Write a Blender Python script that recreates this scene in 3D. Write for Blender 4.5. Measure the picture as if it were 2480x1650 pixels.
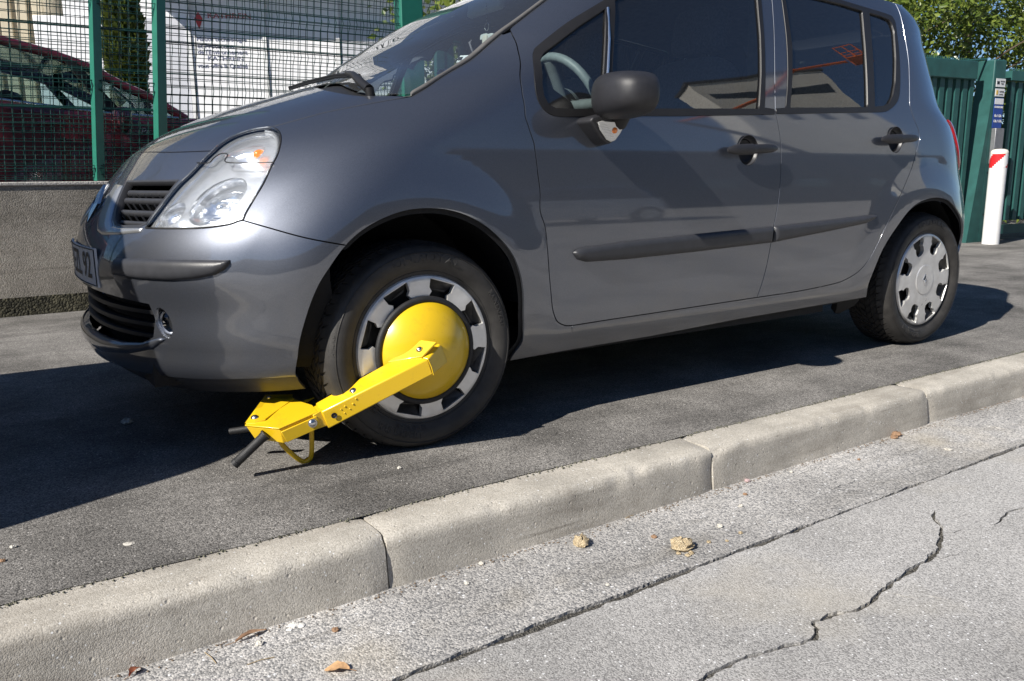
import bpy, math, random
import numpy as np
from mathutils import Vector, Matrix, geometry
random.seed(7); rng=np.random.default_rng(11)
R_=math.radians
SC=bpy.context.scene
for o in list(bpy.data.objects): bpy.data.objects.remove(o)
# ------------------------------------------------------------------ camera
cam_d=bpy.data.cameras.new('camera'); cam=bpy.data.objects.new('camera',cam_d); SC.collection.objects.link(cam)
yaw,pit,rol=R_(33.498),R_(11.257),R_(-.5827)
f_=Vector((math.sin(yaw)*math.cos(pit),math.cos(yaw)*math.cos(pit),-math.sin(pit)))
r0=Vector((math.cos(yaw),-math.sin(yaw),0)); u0=r0.cross(f_)
r1=math.cos(rol)*r0+math.sin(rol)*u0; u1=-math.sin(rol)*r0+math.cos(rol)*u0
cam.matrix_world=Matrix(((r1.x,u1.x,-f_.x,-1.0329),(r1.y,u1.y,-f_.y,-2.8181),(r1.z,u1.z,-f_.z,.7563),(0,0,0,1)))
cam_d.sensor_width=36; cam_d.lens=36*1990.35/2480; cam_d.clip_start=.05; cam_d.clip_end=900
SC.camera=cam
# ------------------------------------------------------------------ world, sun, exposure
SUN=Vector((1.27,.235,-1)).normalized()          # direction the light travels
el=math.asin(-SUN.z); az=math.atan2(-SUN.x,-SUN.y)
w=bpy.data.worlds.new('World'); SC.world=w; w.use_nodes=True; nt=w.node_tree; nt.nodes.clear()
sky=nt.nodes.new('ShaderNodeTexSky'); sky.sky_type='NISHITA'; sky.sun_disc=False
sky.sun_elevation=el; sky.sun_rotation=az; sky.air_density=1.0; sky.dust_density=0.; sky.ozone_density=6.0; sky.altitude=1200
bg=nt.nodes.new('ShaderNodeBackground'); bg.inputs[1].default_value=.062
wo=nt.nodes.new('ShaderNodeOutputWorld'); nt.links.new(sky.outputs[0],bg.inputs[0]); nt.links.new(bg.outputs[0],wo.inputs[0])
sd=bpy.data.lights.new('sun','SUN'); sd.energy=4.9; sd.angle=R_(.53); sd.color=(1,.95,.87)
sun=bpy.data.objects.new('sun',sd); SC.collection.objects.link(sun); sun.location=(-8,-2,9)
sun.rotation_euler=SUN.to_track_quat('-Z','Y').to_euler()
SC.view_settings.view_transform='Standard'; SC.view_settings.look='None'; SC.view_settings.exposure=.62; SC.view_settings.gamma=1
SC.render.engine='CYCLES'
# ------------------------------------------------------------------ helpers
COL=SC.collection
def tag(o,label=None,cat=None,group=None,kind=None):
    if label: o['label']=label
    if cat: o['category']=cat
    if group: o['group']=group
    if kind: o['kind']=kind
    return o
def empty(name,loc=(0,0,0),rot=(0,0,0),parent=None):
    o=bpy.data.objects.new(name,None); o.empty_display_size=.1; COL.objects.link(o); o.location=loc; o.rotation_euler=rot
    if parent: o.parent=parent
    return o
def mk(name,v,f,mat,parent=None,smooth=None,normals=None,loc=None,rot=None):
    me=bpy.data.meshes.new(name); me.from_pydata([tuple(map(float,p)) for p in v],[],[tuple(int(i) for i in q) for q in f]); me.update()
    if mat is not None:
        for m in (mat if isinstance(mat,(list,tuple)) else [mat]): me.materials.append(m)
    if smooth is not None:
        me.shade_smooth()
        if smooth<179: me.set_sharp_from_angle(angle=R_(smooth))
    if normals is not None:
        me.shade_smooth(); me.normals_split_custom_set_from_vertices([tuple(map(float,n)) for n in normals])
    o=bpy.data.objects.new(name,me); COL.objects.link(o)
    if parent: o.parent=parent
    if loc is not None: o.location=loc
    if rot is not None: o.rotation_euler=rot
    return o
def mkm(name,me,parent=None,loc=None,rot=None,scale=None):
    o=bpy.data.objects.new(name,me); COL.objects.link(o)
    if parent: o.parent=parent
    if loc is not None: o.location=loc
    if rot is not None: o.rotation_euler=rot
    if scale is not None: o.scale=scale
    return o
def bev(o,w_,seg=2,ang=40):
    m=o.modifiers.new('bevel','BEVEL'); m.width=w_; m.segments=seg; m.limit_method='ANGLE'; m.angle_limit=R_(ang); m.harden_normals=False
    o.data.shade_smooth(); o.data.set_sharp_from_angle(angle=R_(35)); return o
class MB:
    def __init__(s): s.v=[];s.f=[]
    def add(s,v,f):
        n=len(s.v); s.v+= [tuple(p) for p in v]; s.f+=[tuple(i+n for i in q) for q in f]; return s
    def box(s,c,d,m=None):
        x,y,z=[q/2 for q in d]; P=[Vector(p) for p in ((-x,-y,-z),(x,-y,-z),(x,y,-z),(-x,y,-z),(-x,-y,z),(x,-y,z),(x,y,z),(-x,y,z))]
        if m is not None: P=[m@p for p in P]
        return s.add([p+Vector(c) for p in P],[(3,2,1,0),(4,5,6,7),(0,1,5,4),(1,2,6,5),(2,3,7,6),(3,0,4,7)])
    def hexa(s,b,t):  # bottom quad, top quad (same winding)
        return s.add(list(b)+list(t),[(3,2,1,0),(4,5,6,7),(0,1,5,4),(1,2,6,5),(2,3,7,6),(3,0,4,7)])
    def tube(s,pts,r,n=8,closed=False,caps=True):
        P=[Vector(p) for p in pts]; N=len(P); rr=r if isinstance(r,(list,tuple)) else [r]*N
        V=[];up=None
        for i,p in enumerate(P):
            a=P[(i-1)%N] if (closed or i>0) else p; b=P[(i+1)%N] if (closed or i<N-1) else p
            t=(b-a).normalized()
            if up is None: up=Vector((0,0,1)) if abs(t.z)<.9 else Vector((1,0,0))
            x=(up-t*up.dot(t)).normalized(); up=x; y=t.cross(x)
            V+=[p+rr[i]*(math.cos(k*2*math.pi/n)*x+math.sin(k*2*math.pi/n)*y) for k in range(n)]
        F=[]
        for i in range(N if closed else N-1):
            j=(i+1)%N
            for k in range(n): F.append((i*n+k,i*n+(k+1)%n,j*n+(k+1)%n,j*n+k))
        if caps and not closed: F.append(tuple(range(n-1,-1,-1))); F.append(tuple((N-1)*n+k for k in range(n)))
        return s.add(V,F)
    def lathe(s,prof,n=48,c=(0,0,0),ax='y',flip=1):
        V=[]
        for k in range(n):
            a=2*math.pi*k/n; ca,sa=math.cos(a),math.sin(a)
            for r,h in prof:
                V.append((c[0]+r*ca,c[1]+h*flip,c[2]+r*sa) if ax=='y' else (c[0]+r*ca,c[1]+r*sa,c[2]+h) if ax=='z' else (c[0]+h,c[1]+r*ca,c[2]+r*sa))
        m=len(prof); F=[]
        for k in range(n):
            j=(k+1)%n
            for i in range(m-1): F.append((k*m+i,k*m+i+1,j*m+i+1,j*m+i))
        return s.add(V,F)
    def prism(s,poly,h0,h1,fr):   # fr(x,y,h)->3D
        n=len(poly); V=[fr(x,y,h0) for x,y in poly]+[fr(x,y,h1) for x,y in poly]
        return s.add(V,[tuple(range(n-1,-1,-1)),tuple(range(n,2*n))]+[(i,(i+1)%n,n+(i+1)%n,n+i) for i in range(n)])
    def build(s,name,mat,parent=None,smooth=None,**k): return mk(name,s.v,s.f,mat,parent,smooth,**k)
    def mesh(s,name,mat,smooth=None):
        me=bpy.data.meshes.new(name); me.from_pydata(s.v,[],s.f); me.update()
        if mat: me.materials.append(mat)
        if smooth is not None: me.shade_smooth(); me.set_sharp_from_angle(angle=R_(smooth))
        return me
def cr(pts,n=6,closed=False):
    """Catmull-Rom through the points"""
    P=[np.array(p,float) for p in pts]; N=len(P); out=[]
    for i in range(N if closed else N-1):
        p0=P[(i-1)%N] if (closed or i>0) else 2*P[0]-P[1]; p1=P[i]; p2=P[(i+1)%N]; p3=P[(i+2)%N] if (closed or i<N-2) else 2*P[-1]-P[-2]
        for k in range(n):
            t=k/n; out.append(.5*((2*p1)+(p2-p0)*t+(2*p0-5*p1+4*p2-p3)*t*t+(-p0+3*p1-3*p2+p3)*t**3))
    if not closed: out.append(P[-1])
    return [tuple(p) for p in out]
def text_mesh(body,size,extrude=0.,bold=0.,align='CENTER'):
    c=bpy.data.curves.new('txt','FONT'); c.body=body; c.size=size; c.extrude=extrude; c.offset=bold; c.align_x=align; c.align_y='CENTER'; c.resolution_u=3
    o=bpy.data.objects.new('txt',c); COL.objects.link(o)
    dg=bpy.context.evaluated_depsgraph_get(); me=bpy.data.meshes.new_from_object(o.evaluated_get(dg))
    bpy.data.objects.remove(o); bpy.data.curves.remove(c)
    V=[tuple(v.co) for v in me.vertices]; F=[tuple(p.vertices) for p in me.polygons]; bpy.data.meshes.remove(me)
    return V,F
# ------------------------------------------------------------------ materials
def newmat(name):
    m=bpy.data.materials.new(name); m.use_nodes=True; nt=m.node_tree; b=nt.nodes['Principled BSDF']; return m,nt,b
def pm(name,col,rough=.5,metal=0,coat=0,spec=.5,coat_r=.03,var=0,vscale=30,bump=0,bscale=200,trans=0,ior=1.45,rvar=0):
    m,nt,b=newmat(name); b.inputs['Base Color'].default_value=(*col,1); b.inputs['Roughness'].default_value=rough; b.inputs['Metallic'].default_value=metal
    b.inputs['Coat Weight'].default_value=coat; b.inputs['Coat Roughness'].default_value=coat_r; b.inputs['Specular IOR Level'].default_value=spec
    b.inputs['Transmission Weight'].default_value=trans; b.inputs['IOR'].default_value=ior
    if var or rvar:
        tc=nt.nodes.new('ShaderNodeTexCoord'); n=nt.nodes.new('ShaderNodeTexNoise'); n.inputs['Scale'].default_value=vscale; n.inputs['Detail'].default_value=6
        nt.links.new(tc.outputs['Object'],n.inputs['Vector'])
        if var:
            mx=nt.nodes.new('ShaderNodeMix'); mx.data_type='RGBA'; mx.inputs['A'].default_value=(*[c*(1-var) for c in col],1); mx.inputs['B'].default_value=(*[min(1,c*(1+var)) for c in col],1)
            mr=nt.nodes.new('ShaderNodeMapRange'); mr.inputs['From Min'].default_value=.3; mr.inputs['From Max'].default_value=.7
            nt.links.new(n.outputs['Fac'],mr.inputs['Value']); nt.links.new(mr.outputs[0],mx.inputs['Factor']); nt.links.new(mx.outputs['Result'],b.inputs['Base Color'])
        if rvar:
            mr2=nt.nodes.new('ShaderNodeMapRange'); mr2.inputs['From Min'].default_value=.3; mr2.inputs['From Max'].default_value=.7; mr2.inputs['To Min'].default_value=max(.02,rough-rvar); mr2.inputs['To Max'].default_value=rough+rvar
            nt.links.new(n.outputs['Fac'],mr2.inputs['Value']); nt.links.new(mr2.outputs[0],b.inputs['Roughness'])
    if bump:
        tc=nt.nodes.new('ShaderNodeTexCoord'); n=nt.nodes.new('ShaderNodeTexNoise'); n.inputs['Scale'].default_value=bscale; n.inputs['Detail'].default_value=4
        bp=nt.nodes.new('ShaderNodeBump'); bp.inputs['Strength'].default_value=bump; bp.inputs['Distance'].default_value=.002
        nt.links.new(tc.outputs['Object'],n.inputs['Vector']); nt.links.new(n.outputs['Fac'],bp.inputs['Height']); nt.links.new(bp.outputs[0],b.inputs['Normal'])
    return m
def glass(name,tint,refl=1.5,rough=0.,veil=0.):
    m=bpy.data.materials.new(name); m.use_nodes=True; nt=m.node_tree; nt.nodes.clear()
    tr=nt.nodes.new('ShaderNodeBsdfTransparent'); tr.inputs[0].default_value=(*tint,1)
    gl=nt.nodes.new('ShaderNodeBsdfGlossy'); gl.inputs['Roughness'].default_value=rough; gl.inputs[0].default_value=(1,1,1,1)
    fr=nt.nodes.new('ShaderNodeFresnel'); fr.inputs['IOR'].default_value=refl
    mx=nt.nodes.new('ShaderNodeMixShader'); out=nt.nodes.new('ShaderNodeOutputMaterial')
    nt.links.new(fr.outputs[0],mx.inputs[0]); nt.links.new(tr.outputs[0],mx.inputs[1]); nt.links.new(gl.outputs[0],mx.inputs[2]); nt.links.new(mx.outputs[0],out.inputs[0])
    if veil:   # pale diffuse veil painted in for the sky sheen on the glass
        df=nt.nodes.new('ShaderNodeBsdfDiffuse'); df.inputs[0].default_value=(.6,.62,.66,1); m2=nt.nodes.new('ShaderNodeMixShader'); m2.inputs[0].default_value=veil
        nt.links.new(mx.outputs[0],m2.inputs[1]); nt.links.new(df.outputs[0],m2.inputs[2]); nt.links.new(m2.outputs[0],out.inputs[0])
    return m
def granular(name,dark,light,scale,contrast=(.2,.8),bump=.6,dist=.004,patch=.25,pscale=1.2,fleck=.0,spec=.3,rough=.85,sand=None,macro=0.,pits=0.,stain=None,prange=(.3,.7)):
    """aggregate in a binder: voronoi stones with own tone, patchy large scale wear, relief"""
    m,nt,b=newmat(name); L=nt.links.new; N=nt.nodes.new
    tc=N('ShaderNodeTexCoord')
    v=N('ShaderNodeTexVoronoi'); v.inputs['Scale'].default_value=scale; v.inputs['Randomness'].default_value=1
    nz=N('ShaderNodeTexNoise'); nz.inputs['Scale'].default_value=scale*.6; nz.inputs['Detail'].default_value=5; nz.inputs['Roughness'].default_value=.65
    big=N('ShaderNodeTexNoise'); big.inputs['Scale'].default_value=pscale; big.inputs['Detail'].default_value=5; big.inputs['Roughness'].default_value=.6
    for q in (v,nz,big): L(tc.outputs['Object'],q.inputs['Vector'])
    sep=N('ShaderNodeSeparateColor'); L(v.outputs['Color'],sep.inputs[0])
    mixf=N('ShaderNodeMath'); mixf.operation='MULTIPLY_ADD'; L(sep.outputs[0],mixf.inputs[0]); mixf.inputs[1].default_value=.55
    h=N('ShaderNodeMath'); h.operation='MULTIPLY'; h.inputs[1].default_value=.55; L(nz.outputs['Fac'],h.inputs[0]); L(h.outputs[0],mixf.inputs[2])
    mr=N('ShaderNodeMapRange'); mr.inputs['From Min'].default_value=contrast[0]; mr.inputs['From Max'].default_value=contrast[1]; L(mixf.outputs[0],mr.inputs['Value'])
    mx=N('ShaderNodeMix'); mx.data_type='RGBA'; mx.inputs['A'].default_value=(*dark,1); mx.inputs['B'].default_value=(*light,1); L(mr.outputs[0],mx.inputs['Factor'])
    col=mx.outputs['Result']
    pr=N('ShaderNodeMapRange'); pr.inputs['From Min'].default_value=prange[0]; pr.inputs['From Max'].default_value=prange[1]; pr.inputs['To Min'].default_value=1-patch; pr.inputs['To Max'].default_value=1+patch*.7; L(big.outputs['Fac'],pr.inputs['Value'])
    vm=N('ShaderNodeVectorMath'); vm.operation='SCALE'; L(col,vm.inputs[0]); L(pr.outputs[0],vm.inputs['Scale']); col=vm.outputs[0]
    if fleck:
        v2=N('ShaderNodeTexVoronoi'); v2.inputs['Scale'].default_value=scale*.55; L(tc.outputs['Object'],v2.inputs['Vector'])
        s2=N('ShaderNodeSeparateColor'); L(v2.outputs['Color'],s2.inputs[0])
        gt=N('ShaderNodeMath'); gt.operation='GREATER_THAN'; gt.inputs[1].default_value=1-fleck; L(s2.outputs[1],gt.inputs[0])
        lt=N('ShaderNodeMath'); lt.operation='LESS_THAN'; lt.inputs[1].default_value=.42; L(v2.outputs['Distance'],lt.inputs[0])
        an=N('ShaderNodeMath'); an.operation='MULTIPLY'; L(gt.outputs[0],an.inputs[0]); L(lt.outputs[0],an.inputs[1])
        m3=N('ShaderNodeMix'); m3.data_type='RGBA'; L(an.outputs[0],m3.inputs['Factor']); L(col,m3.inputs['A']); m3.inputs['B'].default_value=(*[min(.7,c*1.45+.05) for c in light],1); col=m3.outputs['Result']
    if sand:
        n3=N('ShaderNodeTexNoise'); n3.inputs['Scale'].default_value=2.3; n3.inputs['Detail'].default_value=6; L(tc.outputs['Object'],n3.inputs['Vector'])
        r3=N('ShaderNodeMapRange'); r3.inputs['From Min'].default_value=.56; r3.inputs['From Max'].default_value=.75; r3.inputs['To Max'].default_value=.6; L(n3.outputs['Fac'],r3.inputs['Value'])
        m4=N('ShaderNodeMix'); m4.data_type='RGBA'; L(r3.outputs[0],m4.inputs['Factor']); L(col,m4.inputs['A']); m4.inputs['B'].default_value=(*sand,1); col=m4.outputs['Result']
    if stain:   # blotches and long scuffs left by tyres and splash
        for sc_,lo_,hi_,amt,cc in (((1.2,7,10),.50,.72,.5,stain),((1.6,45,70),.62,.70,.45,tuple(q*.6 for q in stain)),((9,9,9),.56,.74,.35,stain)):
            mp=N('ShaderNodeMapping'); mp.inputs['Scale'].default_value=sc_; L(tc.outputs['Object'],mp.inputs['Vector']); n5=N('ShaderNodeTexNoise'); n5.inputs['Scale'].default_value=1.; n5.inputs['Detail'].default_value=8; n5.inputs['Roughness'].default_value=.68; L(mp.outputs[0],n5.inputs['Vector'])
            r5=N('ShaderNodeMapRange'); r5.inputs['From Min'].default_value=lo_; r5.inputs['From Max'].default_value=hi_; r5.inputs['To Max'].default_value=amt; L(n5.outputs['Fac'],r5.inputs['Value'])
            m5=N('ShaderNodeMix'); m5.data_type='RGBA'; L(r5.outputs[0],m5.inputs['Factor']); L(col,m5.inputs['A']); m5.inputs['B'].default_value=(*cc,1); col=m5.outputs['Result']
    L(col,b.inputs['Base Color']); b.inputs['Roughness'].default_value=rough; b.inputs['Specular IOR Level'].default_value=spec
    hs=N('ShaderNodeMath'); hs.operation='MULTIPLY_ADD'; L(v.outputs['Distance'],hs.inputs[0]); hs.inputs[1].default_value=-.8; L(nz.outputs['Fac'],hs.inputs[2])
    hh=hs.outputs[0]
    if macro:
        h2=N('ShaderNodeMath'); h2.operation='MULTIPLY_ADD'; nb=N('ShaderNodeTexNoise'); nb.inputs['Scale'].default_value=9; nb.inputs['Detail'].default_value=3; L(tc.outputs['Object'],nb.inputs['Vector'])
        L(nb.outputs['Fac'],h2.inputs[0]); h2.inputs[1].default_value=macro; L(hh,h2.inputs[2]); hh=h2.outputs[0]
    if pits:   # blow holes in cast concrete
        v4=N('ShaderNodeTexVoronoi'); v4.inputs['Scale'].default_value=pits; L(tc.outputs['Object'],v4.inputs['Vector'])
        s4=N('ShaderNodeSeparateColor'); L(v4.outputs['Color'],s4.inputs[0]); rr=N('ShaderNodeMapRange'); rr.inputs['From Min'].default_value=.45; rr.inputs['From Max'].default_value=1.; rr.inputs['To Min'].default_value=0; rr.inputs['To Max'].default_value=.34; L(s4.outputs[2],rr.inputs['Value'])
        sb=N('ShaderNodeMath'); sb.operation='SUBTRACT'; L(rr.outputs[0],sb.inputs[0]); L(v4.outputs['Distance'],sb.inputs[1]); mxm=N('ShaderNodeMath'); mxm.operation='MAXIMUM'; mxm.inputs[1].default_value=0; L(sb.outputs[0],mxm.inputs[0])
        ph=N('ShaderNodeMath'); ph.operation='MULTIPLY_ADD'; L(mxm.outputs[0],ph.inputs[0]); ph.inputs[1].default_value=-9.; L(hh,ph.inputs[2]); hh=ph.outputs[0]
    bp=N('ShaderNodeBump'); bp.inputs['Strength'].default_value=bump; bp.inputs['Distance'].default_value=dist; L(hh,bp.inputs['Height']); L(bp.outputs[0],b.inputs['Normal'])
    return m
def carpaint(name,col,metal=.75,rough=.36,dirt=.0):
    m,nt,b=newmat(name); L=nt.links.new; N=nt.nodes.new
    tc=N('ShaderNodeTexCoord'); v=N('ShaderNodeTexVoronoi'); v.inputs['Scale'].default_value=1400; L(tc.outputs['Object'],v.inputs['Vector'])
    sp=N('ShaderNodeSeparateColor'); L(v.outputs['Color'],sp.inputs[0])
    mr=N('ShaderNodeMapRange'); mr.inputs['To Min'].default_value=.82; mr.inputs['To Max'].default_value=1.18; L(sp.outputs[0],mr.inputs['Value'])
    vm=N('ShaderNodeVectorMath'); vm.operation='SCALE'; vm.inputs[0].default_value=col; L(mr.outputs[0],vm.inputs['Scale'])
    n=N('ShaderNodeTexNoise'); n.inputs['Scale'].default_value=5; n.inputs['Detail'].default_value=8; n.inputs['Roughness'].default_value=.7; L(tc.outputs['Object'],n.inputs['Vector'])
    gr=N('ShaderNodeSeparateXYZ'); L(tc.outputs['Object'],gr.inputs[0])
    hz=N('ShaderNodeMapRange'); hz.inputs['From Min'].default_value=.75; hz.inputs['From Max'].default_value=.2; hz.inputs['To Min'].default_value=.15; hz.inputs['To Max'].default_value=1.; L(gr.outputs[2],hz.inputs['Value'])
    d1=N('ShaderNodeMapRange'); d1.inputs['From Min'].default_value=.42; d1.inputs['From Max'].default_value=.75; L(n.outputs['Fac'],d1.inputs['Value'])
    dm=N('ShaderNodeMath'); dm.operation='MULTIPLY'; L(d1.outputs[0],dm.inputs[0]); L(hz.outputs[0],dm.inputs[1])
    dd=N('ShaderNodeMath'); dd.operation='MULTIPLY'; dd.inputs[1].default_value=dirt; L(dm.outputs[0],dd.inputs[0])
    mx=N('ShaderNodeMix'); mx.data_type='RGBA'; L(dd.outputs[0],mx.inputs['Factor']); L(vm.outputs[0],mx.inputs['A']); mx.inputs['B'].default_value=(.16,.145,.115,1)
    L(mx.outputs['Result'],b.inputs['Base Color']); b.inputs['Metallic'].default_value=metal; b.inputs['Roughness'].default_value=rough
    b.inputs['Coat Weight'].default_value=1; b.inputs['Coat IOR'].default_value=1.8
    cr_=N('ShaderNodeMapRange'); cr_.inputs['To Min'].default_value=.04; cr_.inputs['To Max'].default_value=.22; L(dd.outputs[0],cr_.inputs['Value']); L(cr_.outputs[0],b.inputs['Coat Roughness'])
    return m
M={}
M['paint']=carpaint('metallic_grey_paint',(.114,.124,.150),metal=.85,rough=.43,dirt=.3)
M['maroon']=carpaint('maroon_paint',(.13,.012,.022),metal=.35,rough=.4)
M['navy']=carpaint('dark_navy_paint',(.012,.014,.022),metal=.3,rough=.4)
M['silver']=carpaint('silver_paint',(.45,.46,.47),metal=.7)
M['white_paint']=pm('white_paint',(.75,.75,.74),.35,coat=.4,var=.05,vscale=3)
M['plastic']=pm('grey_black_plastic',(.021,.021,.024),.45,var=.12,vscale=60,bump=.25,bscale=900)
M['trim']=pm('dark_grey_trim',(.038,.039,.044),.38,var=.1,vscale=40,bump=.12,bscale=1100)
M['black']=pm('black_plastic',(.012,.012,.013),.5,var=.2,vscale=30)
M['seal']=pm('black_seal',(.015,.0145,.015),.42,var=.1,vscale=25)
M['liner']=pm('arch_liner',(.006,.006,.007),.75,var=.3,vscale=20,bump=.5,bscale=120)
M['tyre']=pm('tyre_rubber',(.034,.032,.030),.6,var=.3,vscale=26,bump=.35,bscale=420)
M['chrome']=pm('chrome',(.72,.73,.74),.12,1)
M['mirror_metal']=pm('reflector_metal',(.86,.87,.88),.16,1)
M['hub']=pm('hubcap_silver',(.70,.695,.68),.36,.6,coat=.3,var=.16,vscale=22,rvar=.1)
M['steel']=pm('bolt_steel',(.55,.55,.56),.28,1,rvar=.1,vscale=90)
M['yellow']=pm('clamp_yellow',(.72,.43,.010),.3,coat=.55,coat_r=.12,var=.06,vscale=9,bump=.08,bscale=70)
def worn(name,col,grime,rough):
    m,nt,b=newmat(name); L=nt.links.new; N=nt.nodes.new; tc=N('ShaderNodeTexCoord')
    a=N('ShaderNodeTexNoise'); a.inputs['Scale'].default_value=14; a.inputs['Detail'].default_value=10; a.inputs['Roughness'].default_value=.75; L(tc.outputs['Object'],a.inputs['Vector'])
    mp=N('ShaderNodeMapping'); mp.inputs['Scale'].default_value=(30,120,160); mp.inputs['Rotation'].default_value=(.4,.5,.9); L(tc.outputs['Object'],mp.inputs['Vector'])
    s=N('ShaderNodeTexNoise'); s.inputs['Scale'].default_value=2.2; s.inputs['Detail'].default_value=3; L(mp.outputs[0],s.inputs['Vector'])
    r1=N('ShaderNodeMapRange'); r1.inputs['From Min'].default_value=.55; r1.inputs['From Max'].default_value=.80; r1.inputs['To Max'].default_value=.55; L(a.outputs['Fac'],r1.inputs['Value'])
    r2=N('ShaderNodeMapRange'); r2.inputs['From Min'].default_value=.70; r2.inputs['From Max'].default_value=.74; r2.inputs['To Max'].default_value=.55; L(s.outputs['Fac'],r2.inputs['Value'])
    mm=N('ShaderNodeMath'); mm.operation='MAXIMUM'; L(r1.outputs[0],mm.inputs[0]); L(r2.outputs[0],mm.inputs[1])
    mx=N('ShaderNodeMix'); mx.data_type='RGBA'; mx.inputs['A'].default_value=(*col,1); mx.inputs['B'].default_value=(*grime,1); L(mm.outputs[0],mx.inputs['Factor']); L(mx.outputs['Result'],b.inputs['Base Color'])
    rr=N('ShaderNodeMapRange'); rr.inputs['To Min'].default_value=rough; rr.inputs['To Max'].default_value=.7; L(mm.outputs[0],rr.inputs['Value']); L(rr.outputs[0],b.inputs['Roughness'])
    b.inputs['Coat Weight'].default_value=.4; b.inputs['Coat Roughness'].default_value=.12; return m
M['yellow']=worn('worn_clamp_yellow',(.74,.48,.012),(.40,.22,.02),.32)
M['rubber']=pm('black_rubber',(.018,.018,.019),.55,var=.2,vscale=50,bump=.5,bscale=500)
M['glass']=glass('tinted_glass',(.86,.94,.93),1.9,veil=.012)
M['screen']=glass('windscreen_glass',(.84,.92,.92),2.1,veil=.03)
M['lens']=glass('clear_lens',(.93,.95,.97),1.5)
M['orange']=pm('amber_bulb',(.85,.22,.03),.15,coat=1)
M['red']=pm('red_lens',(.45,.01,.015),.08,coat=1)
M['interior']=pm('grey_interior',(.10,.115,.12),.75,var=.15,vscale=40,bump=.3,bscale=600)
M['fabric']=pm('seat_fabric',(.10,.105,.125),.9,var=.25,vscale=120)
M['plate']=pm('plate_white',(.62,.63,.64),.35,var=.05,vscale=60)
M['ink']=pm('black_ink',(.012,.012,.014),.5)
M['green']=pm('green_powder_coat',(.016,.155,.105),.38,coat=.15,var=.08,vscale=18)
M['gate']=pm('gate_green_paint',(.020,.085,.078),.5,var=.18,vscale=9)
M['wire']=pm('green_wire',(.006,.045,.038),.45)
M['lamp_silver']=pm('lamp_silver',(.85,.86,.88),.24,.88,coat=.2,var=.06,vscale=40)
def herm(xk,yk,x):
    xk=np.asarray(xk,float);yk=np.asarray(yk,float);x=np.asarray(x,float)
    h=np.diff(xk);d=np.diff(yk)/h
    m=np.zeros(len(xk)); m[1:-1]=(d[:-1]*h[1:]+d[1:]*h[:-1])/(h[1:]+h[:-1]); m[0]=d[0];m[-1]=d[-1]
    i=np.clip(np.searchsorted(xk,x)-1,0,len(h)-1)
    t=(np.clip(x,xk[0]-.05,xk[-1]+.05)-xk[i])/h[i]
    return (2*t**3-3*t**2+1)*yk[i]+(t**3-2*t**2+t)*h[i]*m[i]+(-2*t**3+3*t**2)*yk[i+1]+(t**3-t**2)*h[i]*m[i+1]
ZW=[.15,.20,.26,.33,.45,.57,.70,.85,.95,1.1,1.3,1.45,1.54]
WW=[.74,.785,.815,.828,.838,.845,.845,.833,.818,.780,.715,.655,.60]
ZK=[.16,.24,.32,.42,.52,.62,.70,.78,.86,.94,1.02,1.08,1.2,1.35,1.5]
XFK=[-.64,-.736,-.747,-.745,-.75,-.719,-.667,-.606,-.525,-.376,-.143,.056,.256,.502,.841]
LK=[.557,.536,.52,.51,.504,.501,.521,.562,.623,.655,.557,.458,.427,.405,.383]
MK=[2.2,2.2,2.2,2.2,2.2,2.2,2.2,2.2,2.2,2.3,2.6,2.8,2.8,2.8,2.8]
ZR=[.2,.3,.45,.6,.75,.88,.96,1.04,1.15,1.3,1.42,1.52]
XRK=[3.009,3.107,3.179,3.156,3.09,3.06,3.016,2.929,2.9,2.887,2.881,2.753]
LR=.55
ARCH=((-.02,.335,.345),(2.385,.32,.345))
def arch(x,z):
    f=0
    for cx,cz,r in ARCH:
        d=np.sqrt((x-cx)**2+(z-cz)**2)-r
        t=np.clip(1-d/.15,0,1); f=f+.020*t*t*(3-2*t)*np.clip((z-.24)/.30,0,1)
    return f
def Wd(x,z): return herm(ZW,WW,z)+arch(x,z)-.012*np.clip((x-1.2)/1.3,0,2)**2
def XF(z): return herm(ZK,XFK,z)
def LL(z): return herm(ZK,LK,z)
def MX(z): return herm(ZK,MK,z)
def XR(z): return herm(ZR,XRK,z)
def Gf(p):
    x,y,z=p[...,0],np.abs(p[...,1]),p[...,2]
    s=np.clip(1-(x-XF(z))/LL(z),0,4); s2=np.clip(1-(XR(z)-x)/LR,0,4)
    return ((s**2+s2**2.2+(y/Wd(x,z))**MX(z)+1e-12)**.5-1)*.4
def Ng(p,e=2e-3):
    g=np.stack([Gf(p+np.eye(3)[i]*e)-Gf(p-np.eye(3)[i]*e) for i in range(3)],-1)
    return g/(np.linalg.norm(g,axis=-1,keepdims=True)+1e-12)
def Yx(x,z):
    s=np.clip(1-(x-XF(z))/LL(z),0,1); s2=np.clip(1-(XR(z)-x)/LR,0,1)
    return Wd(x,z)*np.clip(1-s**2-s2**2.2,0,1)**(1/MX(z))
def S(u,z):
    """near side: y<0 for u>0; u in [-1,1] front ellipse angle, |u|>1 metres along the side"""
    u=np.asarray(u,float);z=np.asarray(z,float); a=np.abs(u); th=np.clip(a,0,1)*np.pi/2
    x=XF(z)+LL(z)*(1-np.cos(th))+np.clip(a-1,0,9)
    y=Wd(x,z)*np.where(a<1,np.sin(th)**(2/MX(z)),1.)
    s2=np.clip(1-(XR(z)-x)/LR,0,1); y=np.where(a<1,y,y*np.clip(1-s2**2.2,0,1)**(1/MX(z)))
    return np.stack([x,-np.sign(u)*y,z],-1)
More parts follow.
